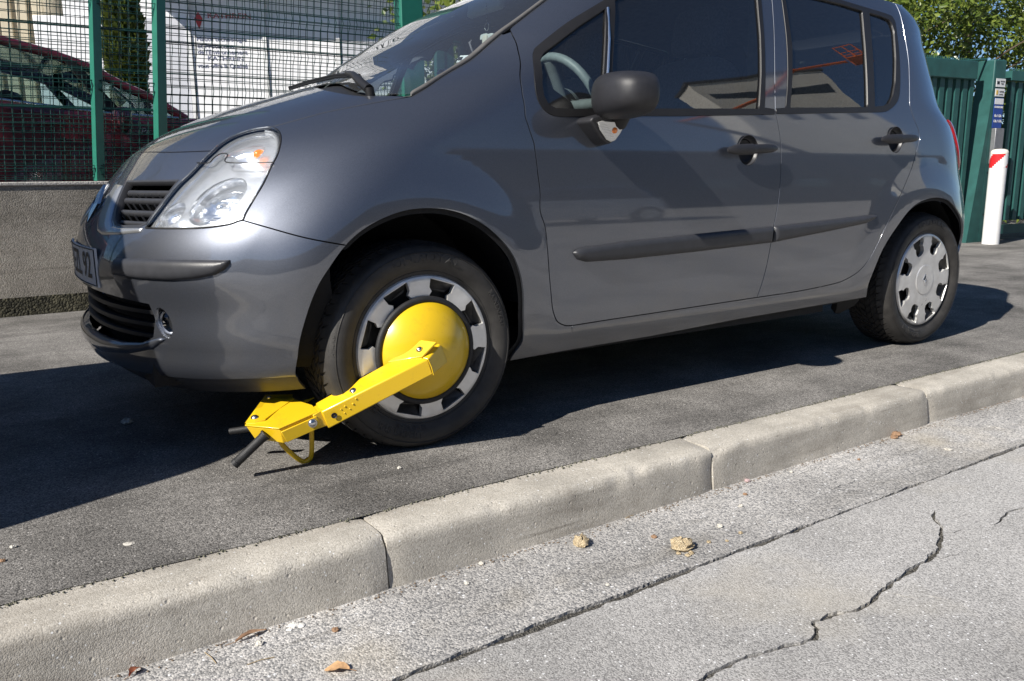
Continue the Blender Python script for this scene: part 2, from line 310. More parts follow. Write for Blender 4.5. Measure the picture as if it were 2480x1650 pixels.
def uz(p):
    x,y,z=p[...,0],p[...,1],p[...,2]
    c=1-(x-XF(z))/LL(z)
    th=np.arccos(np.clip(c,0,1)); a=np.where(c>0,th/(np.pi/2),1+(x-XF(z)-LL(z)))
    return np.stack([-np.sign(y)*a,z],-1)
# ------------------------------------------------------------------ body panels cut out of the fitted body surface
def inpoly(P,poly):
    x,y=P[:,0],P[:,1]; c=np.zeros(len(P),bool); q=np.asarray(poly,float); n=len(q)
    for i in range(n):
        x0,y0=q[i]; x1,y1=q[(i+1)%n]
        if y0==y1: continue
        k=((y0>y)!=(y1>y))&(x<(x1-x0)*(y-y0)/(y1-y0)+x0); c^=k
    return c
def dist_seg(P,loops):
    d=np.full(len(P),9.)
    for lp in loops:
        A=np.asarray(lp,float); Bq=np.roll(A,-1,0)
        for a,b in zip(A,Bq):
            ab=b-a; l=(ab@ab)+1e-12; t=np.clip(((P-a)@ab)/l,0,1); d=np.minimum(d,np.linalg.norm(P-(a+t[:,None]*ab),axis=1))
    return d
def densify(lp,mp,sp):
    out=[]; n=len(lp)
    P3=mp(np.array(lp,float))
    for i in range(n):
        k=max(1,int(np.ceil(np.linalg.norm(P3[(i+1)%n]-P3[i])/sp)))
        for j in range(k):
            t=j/k; out.append((lp[i][0]*(1-t)+lp[(i+1)%n][0]*t,lp[i][1]*(1-t)+lp[(i+1)%n][1]*t))
    return out
def mapper(dom,side):
    if dom=='xz': return lambda p: np.stack([p[:,0],side*Yx(p[:,0],p[:,1]),p[:,1]],-1)
    if side<0: return lambda p: S(p[:,0],p[:,1])
    return lambda p: S(p[:,0],p[:,1])*np.array([1,-1,1])
def panel(name,outer,mat,parent,dom='xz',side=-1,sp=.028,off=0.,gap=.0018,rim=.010,holes=(),pillow=None,under=None,flush=False):
    """outer/holes: outlines in the panel's own surface coordinates; pillow=(height,radius) gives a rounded pad"""
    mp=mapper(dom,side)
    loops=[densify(l,mp,sp*.7) for l in [outer]+list(holes)]
    V2=[];E=[];ids=[]
    for l in loops:
        n0=len(V2); V2+=l; E+=[(n0+i,n0+(i+1)%len(l)) for i in range(len(l))]
    nb=len(V2)
    o=np.array(outer,float); lo,hi=o.min(0),o.max(0)
    sx=sp/(.85 if dom=='uz' else 1); gx=np.arange(lo[0]+sx*.5,hi[0],sx); gz=np.arange(lo[1]+sp*.5,hi[1],sp)
    if len(gx) and len(gz):
        X,Z=np.meshgrid(gx,gz); X=X+((np.arange(len(gz))%2)*sx*.5)[:,None]; Gp=np.stack([X.ravel(),Z.ravel()],-1)
        k=inpoly(Gp,loops[0])
        for h in loops[1:]: k&=~inpoly(Gp,h)
        Gp=Gp[k]
        if len(Gp):
            sc=np.array([.85 if dom=='uz' else 1,1.]); Gp=Gp[dist_seg(Gp*sc,[np.array(l)*sc for l in loops])>sp*.45]
        V2=V2+[tuple(p) for p in Gp]
    sc2=np.array([.85 if dom=='uz' else 1,1.])
    if pillow is not None:
        V2=list(V2[:nb]); keep=[]
        lp=[np.array(l)*sc2 for l in loops]
        for l in lp:
            t=np.roll(l,-1,0)-np.roll(l,1,0); t/=np.linalg.norm(t,axis=1,keepdims=True)+1e-12; nr=np.stack([-t[:,1],t[:,0]],-1)
            if not inpoly((l+nr*1e-4)[:1]/sc2,loops[0])[0]: nr=-nr
            for q in (.10,.28,.52,.80,1.05):
                d=abs(pillow[1])*q; C=l+nr*d; C=C[inpoly(C/sc2,loops[0])]
                if len(C): keep.append(C[dist_seg(C,lp)>d*.93])
        if len(keep):
            K=np.vstack(keep); V2+= [tuple(p) for p in K/sc2]
        if len(gx) and len(gz) and len(Gp):
            Gk=Gp[dist_seg(Gp*sc2,lp)>abs(pillow[1])*1.2]; V2+=[tuple(p) for p in Gk]
    r=geometry.delaunay_2d_cdt([Vector(p) for p in V2],E,[],0,1e-7)
    v2=np.array([tuple(p) for p in r[0]]); F=np.array([f for f in r[2] if len(f)==3])
    cen=v2[F].mean(1); k=inpoly(cen,loops[0])
    for h in loops[1:]: k&=~inpoly(cen,h)
    F=F[k]
    P=mp(v2); N=Ng(P); 
    fn=np.cross(P[F[:,1]]-P[F[:,0]],P[F[:,2]]-P[F[:,0]]); fl=(fn*N[F].mean(1)).sum(1)<0; F[fl]=F[fl][:,::-1]
    # boundary edges of the kept triangles
    ec={}
    for a,b,c in F:
        for e in ((a,b),(b,c),(c,a)): ec[e]=1
    be=[e for e in ec if (e[1],e[0]) not in ec]
    Pu=P.copy(); Nu=N.copy()
    inw=np.zeros_like(P); 
    for a,b in be:
        t=P[b]-P[a]; t/=np.linalg.norm(t)+1e-12
        for q in (a,b): inw[q]+=np.cross(N[q],t)
    ln=np.linalg.norm(inw,axis=1,keepdims=True); isb=ln[:,0]>1e-9; inw=np.where(ln>1e-9,inw/np.maximum(ln,1e-9),0)
    P=P+inw*gap
    if pillow is not None:
        d=dist_seg(v2*sc2,[np.array(l)*sc2 for l in loops])
        t=np.clip(d/pillow[1],0,1); P=P+N*(pillow[0]*np.sqrt(np.clip(1-(1-t)**2,0,1))+off)[:,None]
    else: P=P+N*off
    n=len(P); nv=list(P); nn=list(N); nf=[tuple(q) for q in F]
    if rim:
        idx={}
        for e in be:
            for q in e:
                if q not in idx:
                    idx[q]=len(nv); nv.append(P[q]); nn.append((N[q]*.45-inw[q])/np.linalg.norm(N[q]*.45-inw[q]))
                    nv.append(P[q]-N[q]*rim+inw[q]*.0005); nn.append(-inw[q])
        for a,b in be: nf.append((idx[b],idx[a],idx[a]+1,idx[b]+1))
    if pillow is not None: ob=mk(name,nv,nf,mat,parent,smooth=50)
    else: ob=mk(name,nv,nf,mat,parent,normals=nn)
    if under is not None:
        # closed backing behind the joint, so that gaps look into shade
        Q=Pu-Nu*under-inw*.012
        mk('inner_skin',Q,[tuple(q) for q in F],M['liner'],ob,normals=Nu)
    return ob
def both(name,outer,mat,parent,**k):
    a=panel(name,outer,mat,parent,side=-1,**k); b=panel(name,outer,mat,parent,side=1,**k); return a,b
# ================================================================== the clamped car
car=empty('parked_car')
tag(car,'dark grey metallic compact car parked half on the pavement with a yellow wheel clamp','car')
P_=M['paint']
# --- outlines measured on the body surface: (x,z) on the flanks, (u,z) round the nose
hood_front=[(0,.842),(.12,.838),(.235,.833),(.385,.832)]
hl_left=[(.385,.832),(.383,.819),(.383,.797),(.381,.772),(.372,.746),(.366,.709),(.363,.671),(.357,.637)]
hl_bot=[(.357,.637),(.369,.634),(.457,.635),(.553,.638),(.62,.646),(.645,.655),(.657,.657)]
hl_right=[(.657,.657),(.650,.675),(.644,.703),(.632,.748),(.606,.793),(.591,.818),(.562,.847),(.527,.87),(.484,.888),(.45,.894)]
hl_top=[(.45,.894),(.412,.889),(.386,.873),(.382,.848),(.385,.832)]
seam=[(.657,.657),(.748,.638),(.866,.613),(.995,.592)]
hoodline=[(.45,.894),(.467,.897),(.487,.908),(.513,.922),(.533,.933),(.601,.955),(.669,.974)]
hood_rear=[(.669,.974),(.614,.978),(.548,.980),(.501,.982),(.421,.993),(.312,1.01),(.18,1.032),(.056,1.046),(0,1.048)]
bump_rear=[(.995,.592),(.959,.545),(.917,.489),(.88,.433),(.858,.381),(.84,.317),(.822,.254)]
bump_bot=[(.822,.254),(.676,.251),(.557,.245),(.40,.240),(.2,.238),(0,.238)]
ap_out=[(.669,.974),(.658,1.0),(.634,1.028),(.592,1.069),(.566,1.126),(.572,1.181),(.582,1.253),(.588,1.33),(.592,1.41),(.594,1.48)]
ap_in=[(.646,.985),(.634,1.008),(.606,1.04),(.560,1.083),(.540,1.14),(.552,1.194),(.563,1.266),(.570,1.34),(.574,1.41),(.576,1.48)]
door_f_uz=[(.602,1.184),(.665,1.15),(.729,1.113),(.834,1.062),(.937,1.011),(.996,.977),(1.085,.929),(1.165,.898),(1.246,.867),(1.306,.84),(1.401,.788),(1.5,.72),(1.562,.66),(1.622,.603),(1.651,.52),(1.653,.429),(1.659,.375),(1.667,.347),(1.68,.32),(1.707,.305),(1.734,.301)]
arch_f=[(1.463,.211),(1.538,.263),(1.551,.315),(1.551,.356),(1.548,.415),(1.541,.479),(1.518,.528),(1.47,.576),(1.397,.62),(1.309,.653),(1.222,.672),(1.15,.676),(1.098,.67),(1.057,.653),(1.023,.627),(.995,.592)]
def toxz(l): p=S(np.array([q[0] for q in l]),np.array([q[1] for q in l])); return [(a,c) for a,b,c in p]
def mirr(l): return [(-u,z) for u,z in l[::-1]]
J=lambda *s: [q for k,l in enumerate(s) for q in (l if k==0 else l[1:])]
# bonnet
ho=J(cr(hood_front,3),cr(hl_top[::-1],4),cr(hoodline,4),cr(hood_rear,4))
panel('bonnet',ho[:-1]+mirr(ho)[:-1] if False else [q for q in ho]+[q for q in mirr(ho)][1:-1],P_,car,dom='uz',sp=.022,gap=.0028,under=.012)
# fender, one on each side
fen=J(cr(hoodline,4),cr(ap_out[:6]+[(.58,1.176),(.602,1.184)],4),cr(door_f_uz,4),[(1.734,.301),(1.742,.218)],[(1.742,.218),(1.463,.211)],cr(arch_f,5),cr(seam[::-1],4),cr(hl_right,5))[:-1]
both('fender',fen,P_,car,dom='uz',sp=.014,under=.012)
# bumper with openings
grille=[(.118,.752),(.239,.753),(.358,.753),(.357,.709),(.352,.648),(.335,.641),(.258,.638),(.222,.641),(.199,.653),(.170,.678),(.150,.699),(.132,.728)]
def rnd(l,n=4): return cr(l,n,closed=True)
lgr=[(0,.452),(.10,.451),(.235,.447),(.36,.440),(.40,.438),(.415,.40),(.405,.352),(.352,.329),(.261,.318),(.152,.314),(0,.312)]
fog=[(.425,.427),(.446,.428),(.466,.408),(.474,.382),(.468,.360),(.453,.355),(.432,.370),(.419,.397)]
half=J(cr(hood_front,3),cr(hl_left,4),cr(hl_bot,4),cr(seam,4),cr(bump_rear,4),cr(bump_bot,3))
full=half+mirr(half)[1:-1]
lg=lgr+mirr(lgr)[1:-1]
bumper=panel('front_bumper',full,P_,car,dom='uz',sp=.016,holes=[grille,mirr(grille),lg,rnd(fog),mirr(rnd(fog))],rim=.02)
# closed backing of the nose and dark lower lip
val=[(.822,.252),(.676,.249),(.557,.243),(.40,.238),(.2,.236),(0,.236)]
vb=[(0,.165),(.168,.168),(.30,.172),(.423,.178),(.61,.194),(.78,.206)]
vh=J(val[::-1],[(.822,.252),(.80,.206)],vb[::-1])
panel('lower_valance',[(-.80,.206),(-.61,.194),(-.423,.180),(-.3,.174),(-.168,.170),(0,.168),(.168,.170),(.3,.174),(.423,.180),(.61,.194),(.80,.206),(.822,.250),(.676,.247),(.557,.241),(.40,.236),(.2,.234),(0,.234),(-.2,.234),(-.40,.236),(-.557,.241),(-.676,.247),(-.822,.250)],M['trim'],bumper,dom='uz',sp=.04,off=-.006,gap=0,rim=.01)
panel('bumper_backing',[(-.99,.2),(0,.2),(.99,.2),(.99,.58),(.66,.655),(.4,.83),(0,.838),(-.4,.83),(-.66,.655),(-.99,.58)],M['liner'],bumper,dom='uz',sp=.05,off=-.075,gap=0,rim=0)
# lower spoiler lip standing proud under the lower grille
lip=[(0,.312),(.152,.314),(.261,.318),(.352,.329),(.43,.352),(.452,.35),(.40,.318),(.30,.292),(.15,.272),(0,.268)]
panel('spoiler_lip',lip+mirr(lip)[1:-1],P_,bumper,dom='uz',sp=.016,off=0,gap=0,rim=0,pillow=(.009,.022))
# lower grille slats
for zz in (.345,.378,.411):
    a=[(-.40,zz-.005),(-.2,zz-.006),(0,zz-.006),(.2,zz-.006),(.40,zz-.005),(.40,zz+.005),(.2,zz+.005),(0,zz+.005),(-.2,zz+.005),(-.40,zz+.005)]
    panel('lower_grille_slat',a,M['black'],bumper,dom='uz',sp=.03,off=-.022,gap=0,rim=.03)
# upper grille: three slats each side, vertical pins
for sg in (1,-1):
    gb=empty('upper_grille',parent=car)
    for zz,u_0,u_1 in ((.733,.135,.356),(.712,.146,.355),(.680,.170,.353),(.652,.205,.350)):
        a=[(u_0,zz-.009),(u_1,zz-.008),(u_1,zz+.006),(u_0,zz+.006)]; a=a if sg>0 else mirr(a)
        panel('grille_slat',a,M['trim'],gb,dom='uz',sp=.008,off=-.020,gap=0,rim=.03,pillow=(.012,.008))
    for zz in (.722,.696,.666):
        for q in range(6):
            u_=.17+q*.034+(.72-zz)*.4
            if u_<.345:
                p=S(np.array([u_*sg]),np.array([zz]))[0]; nn=Ng(p[None])[0]; c=p-nn*.022
                MB().box(c,(.004,.004,.022),Matrix.Rotation(R_(-28),3,'Y')).build('grille_pin',M['trim'],gb)
    fr=[(.118,.758),(.239,.759),(.362,.759),(.357,.709),(.352,.642),(.258,.632),(.214,.635),(.188,.650),(.150,.685),(.124,.728)]
    a=grille if sg>0 else mirr(grille); b=[(u*1.0,z) for u,z in [(.112,.757),(.239,.758),(.361,.758),(.360,.709),(.355,.644),(.335,.636),(.258,.633),(.216,.636),(.190,.649),(.160,.676),(.140,.699),(.121,.729)]]
    b=b if sg>0 else mirr(b)
    panel('grille_surround',b,M['trim'],gb,dom='uz',sp=.012,off=.001,gap=0,rim=.02,holes=[a])
    ch=[(.045,.748),(.108,.742),(.124,.715),(.142,.690),(.182,.648),(.208,.633),(.247,.630),(.350,.634),(.349,.623),(.263,.614),(.165,.609),(.128,.616),(.085,.650),(.05,.700)]
    ch=ch if sg>0 else mirr(ch)
    panel('nose_brightwork',ch,M['silver'],car,dom='uz',sp=.012,off=.001,gap=0,rim=.004,pillow=(.006,.018))
# badge at the centre of the nose (lozenge)
pb=S(np.array([0.]),np.array([.69]))[0]; 
bd=MB(); 
for (a0,a1) in ((.062,.044),):
    outer=[(0,a0),(a0*.72,0),(0,-a0),(-a0*.72,0)]; inner=[(0,a1*.7),(a1*.5,0),(0,-a1*.7),(-a1*.5,0)]
    fr=lambda x,y,h: (pb[0]-.004-h+y*.45,x,pb[2]+y*.9)
    for i in range(4):
        j=(i+1)%4; bd.hexa([fr(*outer[i],0),fr(*outer[j],0),fr(*inner[j],0),fr(*inner[i],0)],[fr(*outer[i],.008),fr(*outer[j],.008),fr(*inner[j],.014),fr(*inner[i],.014)])
bd.build('nose_badge',M['chrome'],car)
# bumper rubbing strips
st=[(.282,.553),(.408,.558),(.532,.561),(.624,.562),(.667,.562),(.668,.553),(.656,.539),(.629,.525),(.575,.515),(.498,.508),(.386,.506),(.275,.508),(.268,.530)]
both('bumper_strip',st,M['trim'],bumper,dom='uz',sp=.009,gap=0,rim=.006,off=.002,pillow=(.014,.02))
# fog lamps
for sg in (-1,1):
    fl=panel('fog_lamp',rnd(fog),M['black'],bumper,dom='uz',side=sg,sp=.012,off=-.03,gap=0,rim=0)
    c=mapper('uz',sg)(np.array([[.447,.392]]))[0]; nn=Ng(c[None])[0]
    q=Vector(nn).to_track_quat('Z','Y').to_matrix()
    m=MB(); m.lathe([(.036,-.008),(.034,.0),(.025,.006),(.012,.009),(.0005,.010)],24,ax='z'); me=mk('fog_lens',[q@Vector(p)+Vector(c-nn*.014) for p in m.v],m.f,M['lens'],fl,smooth=60)
    m=MB(); m.lathe([(.037,-.006),(.03,-.016),(.018,-.026),(.0005,-.03)],24,ax='z'); mk('fog_reflector',[q@Vector(p)+Vector(c-nn*.012) for p in m.v],m.f,M['trim'],fl,smooth=60)
    m=MB(); m.lathe([(.037,-.01),(.042,-.006),(.042,.002),(.037,.004)],24,ax='z'); mk('fog_bezel',[q@Vector(p)+Vector(c-nn*.014) for p in m.v],m.f,M['black'],fl,smooth=60)
# ---------------------------------------------------------------- headlamps
hl=J(cr(hl_left[1:],4),cr(hl_bot,3),cr(hl_right,4),cr(hl_top,4))[:-1]
def shrink(l,k,c=None):
    a=np.array(l); c=a.mean(0) if c is None else np.array(c); return [tuple(c+(p-c)*k) for p in a]
for sg in (-1,1):
    H=empty('headlamp',parent=car); mp=mapper('uz',sg)
    panel('lamp_bowl',hl,M['lamp_silver'],H,dom='uz',side=sg,sp=.02,off=-.085,gap=.002,rim=-.084)
    panel('lamp_lens',hl,M['lens'],H,dom='uz',side=sg,sp=.014,off=.001,gap=.003,rim=.006,pillow=(.006,.02))
    hs=shrink(hl,.985)
    # bright carrier around the reflectors, with three openings
    def disc(u,z,ru,rz,n=20,tilt=0.): return [(u+ru*math.cos(t)*math.cos(tilt)-rz*math.sin(t)*math.sin(tilt),z+ru*math.cos(t)*math.sin(tilt)+rz*math.sin(t)*math.cos(tilt)) for t in [2*math.pi*i/n for i in range(n)]]
    low=disc(.412,.675,.037,.031); mid=disc(.527,.708,.07,.060,24); top=[(.424,.826),(.455,.848),(.50,.852),(.525,.838),(.53,.815),(.50,.806),(.462,.822)]
    panel('lamp_carrier',hs,M['lamp_silver'],H,dom='uz',side=sg,sp=.016,off=-.010,gap=0,rim=.02,holes=[low,mid,rnd(top,3)])
    for nm,ol,dep,rad in (('side_reflector',low,-.060,.028),('main_reflector',mid,-.085,.055),('indicator_reflector',rnd(top,3),-.055,.03)):
        panel(nm,shrink(ol,1.06),M['lamp_silver'],H,dom='uz',side=sg,sp=.009,off=-.011,gap=0,rim=0,pillow=(dep+.03,rad))
    # bulbs and hoods
    def at(u,z,d): p=mp(np.array([[u,z]]))[0]; return Vector(p+Ng(p[None])[0]*d)
    def ball(c,r,sq=1.): 
        m=MB(); m.lathe([(r*math.sin(a),r*sq*math.cos(a)) for a in [math.pi*i/10 for i in range(11)]],16,c=c,ax='x'); return m
    ball(at(.508,.838,-.024),.014,1.3).build('indicator_bulb',M['orange'],H,60)
    ball(at(.412,.675,-.03),.008,1.4).build('side_bulb',M['lens'],H,60)
    ball(at(.527,.708,-.04),.013,1.5).build('main_bulb',M['lamp_silver'],H,60)
    # dividing seam of the lens and rib at the back edge
    sl=[(.383,.797),(.423,.796),(.424,.810),(.436,.820),(.458,.816),(.474,.797),(.549,.794),(.606,.795)]
    pl=cr(sl,4); P3=mp(np.array(pl)); P3=P3+Ng(P3)*.0065; MB().tube(P3,.0016,6).build('lens_seam',M['seal'],H,60)
    pe=J(cr(hl_right,4)); P3=mp(np.array(shrink(pe,.955,(.5,.75)))); P3=P3-Ng(P3)*.008; MB().tube(P3,.006,6).build('edge_rib',M['lamp_silver'],H,60)
    P3=mp(np.array(shrink(hl,.995))); P3=P3-Ng(P3)*.002; MB().tube(P3,.0035,6,closed=True).build('lamp_gasket',M['seal'],H,60)
    for q in range(7):
        z0=.655+q*.019; P3=mp(np.array([(.49,z0),(.512,z0+.004),(.535,z0+.002)])); P3=P3-Ng(P3)*(.055-.003*abs(q-3)); MB().tube(P3,.0016,5).build('reflector_rib',M['mirror_metal'],H,60)
# ---------------------------------------------------------------- doors
df=[tuple(q) for q in toxz(cr(door_f_uz,4))]
split=[(1.365,.314),(1.387,.388),(1.400,.451),(1.408,.521),(1.414,.572),(1.430,.659),(1.442,.766),(1.446,.86),(1.441,.916),(1.432,.968),(1.432,.993),(1.460,1.111),(1.495,1.232),(1.513,1.292),(1.537,1.384),(1.553,1.470)]
ap_door=toxz(cr([(.594,1.48),(.592,1.41),(.588,1.33),(.582,1.253),(.5815,1.20),(.602,1.184)],4))
fdoor=J(df,[df[-1],(.65,.304),(.96,.308),(1.365,.314)],cr(split,4),[(1.553,1.470),(1.25,1.485),(1.0,1.485),ap_door[0]],ap_door)[:-1]
fseal=cr([(.73,1.298),(.57,1.213),(.452,1.138),(.428,1.118),(.412,1.09),(.392,1.03),(.390,.985),(.402,.956),(.425,.937),(.46,.930),(.52,.931),(.68,.938)],4)+[(.95,.946),(1.2,.956),(1.424,.966),(1.424,.983),(1.373,.986)]+cr([(1.373,.986),(1.405,1.10),(1.442,1.241),(1.474,1.376),(1.479,1.41),(1.468,1.436),(1.43,1.446),(1.25,1.448),(1.12,1.444),(1.02,1.430),(.90,1.386),(.73,1.298)],4)[1:-1]
qg=[(.716,1.268),(.60,1.205),(.452,1.114),(.432,1.093),(.414,1.02),(.414,.985),(.428,.961),(.452,.951),(.52,.951),(.612,.954),(.655,1.063)]
mg=[(.762,1.300),(.728,1.20),(.690,1.075),(.648,.957),(.96,.968),(1.345,.981),(1.385,1.10),(1.424,1.241),(1.455,1.376),(1.457,1.41),(1.447,1.426),(1.40,1.431),(1.25,1.433),(1.12,1.428),(1.02,1.412),(.90,1.370)]
rdoor_r=[(1.365,.314),(1.60,.317),(1.80,.327),(1.88,.337),(1.955,.362),(2.01,.406),(2.053,.475),(2.085,.538),(2.15,.627),(2.22,.71),(2.282,.781),(2.322,.853),(2.345,.90),(2.338,.938),(2.318,.97),(2.302,1.015),(2.300,1.043),(2.33,1.138),(2.362,1.249),(2.392,1.451),(2.39,1.468)]
rdoor=J(cr(split[::-1],4),cr(rdoor_r,4),[(2.39,1.468),(1.9,1.478),(1.553,1.470)])[:-1]
rseal=[(1.436,.968),(1.75,.982),(2.07,.996)]+cr([(2.07,.996),(2.13,1.004),(2.198,1.036),(2.24,1.087),(2.29,1.23),(2.322,1.36),(2.318,1.392),(2.29,1.404),(2.13,1.418),(1.95,1.432),(1.78,1.440),(1.64,1.442),(1.607,1.435),(1.598,1.40),(1.572,1.26),(1.53,1.10),(1.490,.990)],4)[1:]+[(1.436,.985)]
rg=[(1.618,1.405),(1.590,1.22),(1.55,1.09),(1.513,.991),(1.75,1.000),(1.995,1.011),(2.045,1.20),(2.103,1.401),(1.97,1.415),(1.78,1.424),(1.64,1.427),(1.622,1.421)]
rq=[(2.148,1.399),(2.22,1.394),(2.283,1.384),(2.298,1.37),(2.300,1.334),(2.262,1.22),(2.220,1.118),(2.183,1.061),(2.15,1.033),(2.11,1.021),(2.042,1.015),(2.09,1.20)]
def door(nm,ol,hole,mould,panes,sg,hx,hz):
    cupo=[(hx+.050*math.cos(2*math.pi*i/28),hz+.050*math.sin(2*math.pi*i/28)) for i in range(28)]
    if sg>0: up=lambda l: [(x,z if z<1.34 else 1.34+(z-1.34)*1.32) for x,z in l]; hole=up(hole); panes=[up(g) for g in panes]; ol=[(x,z if z<1.44 else z+.025) for x,z in ol]
    d=panel(nm,ol,P_,car,side=sg,sp=.022,holes=[hole,cupo],under=None if sg>0 else .014)
    panel('window_seal',hole,M['seal'],d,side=sg,sp=.02,off=.002,gap=-.001,rim=.02,holes=panes)
    for k,g in enumerate(panes): panel('window_pane',g,M['glass'],d,side=sg,sp=.05,off=-.006,gap=-.004,rim=0)
    panel('side_moulding',mould,M['trim'],d,side=sg,sp=.011,off=.001,gap=0,rim=.004,pillow=(.016,.020))
    # handle: dished cup and a pull bar
    y=lambda x,z: Yx(np.array([x]),np.array([z]))[0]*sg
    cup=MB(); prof=[(.0515,-.001),(.049,-.010),(.041,-.022),(.02,-.030),(.001,-.031)]
    m=MB(); m.lathe(prof,28,ax='y',flip=sg)
    mk('handle_cup',[(p[0]+hx,y(hx,hz)+p[1]+ sg*.0025,p[2]+hz) for p in m.v],m.f,M['trim'],d,smooth=60)
    m=MB(); m.lathe([(.0495,.0),(.0515,.002),(.0535,.0)],28,ax='y',flip=sg); mk('cup_rim',[(p[0]+hx,y(hx,hz)+p[1]+sg*.0005,p[2]+hz) for p in m.v],m.f,M['plastic'],d,smooth=60)
    L_=.125; N=24; pts=[];rr=[]
    for i in range(N+1):
        t=-1+2*i/N; pts.append((hx+L_*t,y(hx,hz)+sg*(.018+.012*(1-t*t)),hz+.004+.004*t)); rr.append(.0165*max(.15,(1-abs(t)**5))**.5*(1.12 if t<0 else .95))
    m=MB(); m.tube(pts,rr,14); V=[(p[0],y(hx,hz)+sg*.030+(p[1]-y(hx,hz)-sg*.030)*.7,p[2]) for p in m.v]; mk('handle_bar',V,m.f,M['plastic'],d,smooth=50)
    return d
mf=[(.497,.529),(.508,.538),(.53,.543),(.70,.553),(1.05,.563),(1.405,.572),(1.404,.513),(1.02,.502),(.71,.496),(.55,.498),(.515,.508)]
mr_=[(1.416,.572),(1.77,.585),(2.01,.594),(2.035,.590),(2.02,.575),(1.97,.560),(1.78,.543),(1.52,.522),(1.411,.513)]
for sg in (-1,1):
    d=door('front_door',fdoor,fseal,mf,[qg,mg],sg,1.27,.838)
    # chrome strip added for the glint along the black quarter light bar
    P3=mapper('xz',sg)(np.array([(.725,1.27),(.70,1.17),(.672,1.075),(.645,.99)])); MB().tube(P3+Ng(P3)*.003,.004,6).build('bar_edge_glint',M['chrome'],d,60)
    door('rear_door',rdoor,rseal,mr_,[rg,rq],sg,2.165,.888)
# ---------------------------------------------------------------- flank below and behind the doors
arch_r=[(2.07,.25),(2.052,.305),(2.075,.393),(2.108,.464),(2.165,.534),(2.24,.598),(2.31,.632),(2.39,.647),(2.47,.649),(2.56,.632),(2.645,.585),(2.73,.526),(2.775,.46),(2.765,.398),(2.70,.356)]
zz=np.linspace(.36,1.47,20); back=[(float(XR(z)-LR*.24),float(z)) for z in zz]
df_end=df[-1]
quarter=J([(.521,.217),df_end],[df_end,(.65,.304),(.96,.308),(1.365,.314)],cr(rdoor_r,4),[(2.39,1.468),(2.52,1.472),back[-1]],back[::-1],[back[0],(2.80,.345),(2.70,.356)],cr(arch_r[::-1],4),[(2.07,.25),(1.96,.248),(1.30,.238),(.87,.222),(.521,.217)])[:-1]
qa=both('side_panel',quarter,P_,car,sp=.022,under=.012)
for i,sg in enumerate((-1,1)):
    # tail lamp wrapped round the rear corner
    tl=[]
    for z,a,b in ((.985,.62,.48),(.95,.60,.26),(.90,.60,.26),(.84,.60,.26),(.79,.58,.26),(.76,.52,.26)): tl.append((float(XR(z)-LR*a),z))
    for z in (.76,.79,.84,.90,.95,.985): tl.append((float(XR(z)-LR*.255),z))
    panel('tail_lamp',tl,M['red'],qa[i],side=sg,sp=.02,off=.001,gap=0,rim=.004,pillow=(.012,.03))
    # black foot of the sill in front of the rear wheel
    panel('sill_foot',[(1.90,.245),(2.07,.25),(2.06,.20),(2.0,.165),(1.96,.17)],M['liner'],qa[i],side=sg,sp=.03,off=-.02,gap=0,rim=.03)
# tailgate closing the back
V=[];F=[];nz,na=24,26
for z in np.linspace(.34,1.475,nz):
    for k in range(na):
        ph=R_(38)+(R_(142)-R_(38))*k/(na-1); s2=math.sin(ph)**(2/2.2); y=float(Wd(np.array([2.6]),np.array([z]))[0])*abs(math.cos(ph))**(2/float(MX(z)))*(-1 if ph<math.pi/2 else 1)
        V.append((float(XR(z))-LR*(1-s2)-.004,y*1.0,z))
for i in range(nz-1):
    for k in range(na-1): F.append((i*na+k,i*na+k+1,(i+1)*na+k+1,(i+1)*na+k))
mk('tailgate',V,F,P_,car,smooth=60)
# roof skin
V=[];F=[];nx,ny=40,21
for i in range(nx):
    x=.86+(2.80-.86)*i/(nx-1); yw=max(.02,float(Yx(np.array([x]),np.array([1.470]))[0])-.002)
    for j in range(ny):
        t=-1+2*j/(ny-1); e=max(0,1-((x-1.80)/1.0)**4)**.5
        V.append((x,yw*t,1.470+.112*e*(1-abs(t)**2.4)-.004))
for i in range(nx-1):
    for j in range(ny-1): F.append((i*ny+j,(i+1)*ny+j,(i+1)*ny+j+1,i*ny+j+1))
rf=mk('roof',V,F,P_,car,smooth=60); mk('headliner',[(x,y*.985,z-.010) for x,y,z in V],F,M['interior'],rf,smooth=60)
# ---------------------------------------------------------------- windscreen, its trim, cowl, wipers
wb=[(0,1.062),(.10,1.058),(.22,1.045),(.34,1.023),(.46,1.000),(.55,.988),(.646,.985)]
wsH=J(cr(wb,3),cr(ap_in,4),[(.576,1.48),(.3,1.50),(0,1.505)])
ws=panel('windscreen',wsH+mirr(wsH)[1:-1],M['screen'],car,dom='uz',sp=.04,off=-.002,gap=0,rim=.004)
tr=J(cr(ap_in,4),[(.576,1.48),(.594,1.48)],cr(ap_out[::-1],4))
both('screen_trim',tr,pm('grey_screen_trim',(.11,.105,.10),.4,var=.1,vscale=30),car,dom='uz',sp=.006,off=.002,gap=0,rim=.006,pillow=(.006,.008))
cowl=J(cr(hood_rear,3)[::-1],[(.669,.974),(.646,.985)],cr(wb[::-1],3))
panel('cowl',cowl+mirr(cowl)[1:-1] if False else [q for q in cr(hood_rear,3)[::-1]]+[(.646,.987)]+[q for q in cr(wb,3)[::-1]][1:]+[(-u,z) for u,z in cr(wb,3)][1:]+[(-.646,.987)]+[(-u,z) for u,z in cr(hood_rear,3)][:-1],M['black'],car,dom='uz',sp=.03,off=-.014,gap=-.004,rim=0)
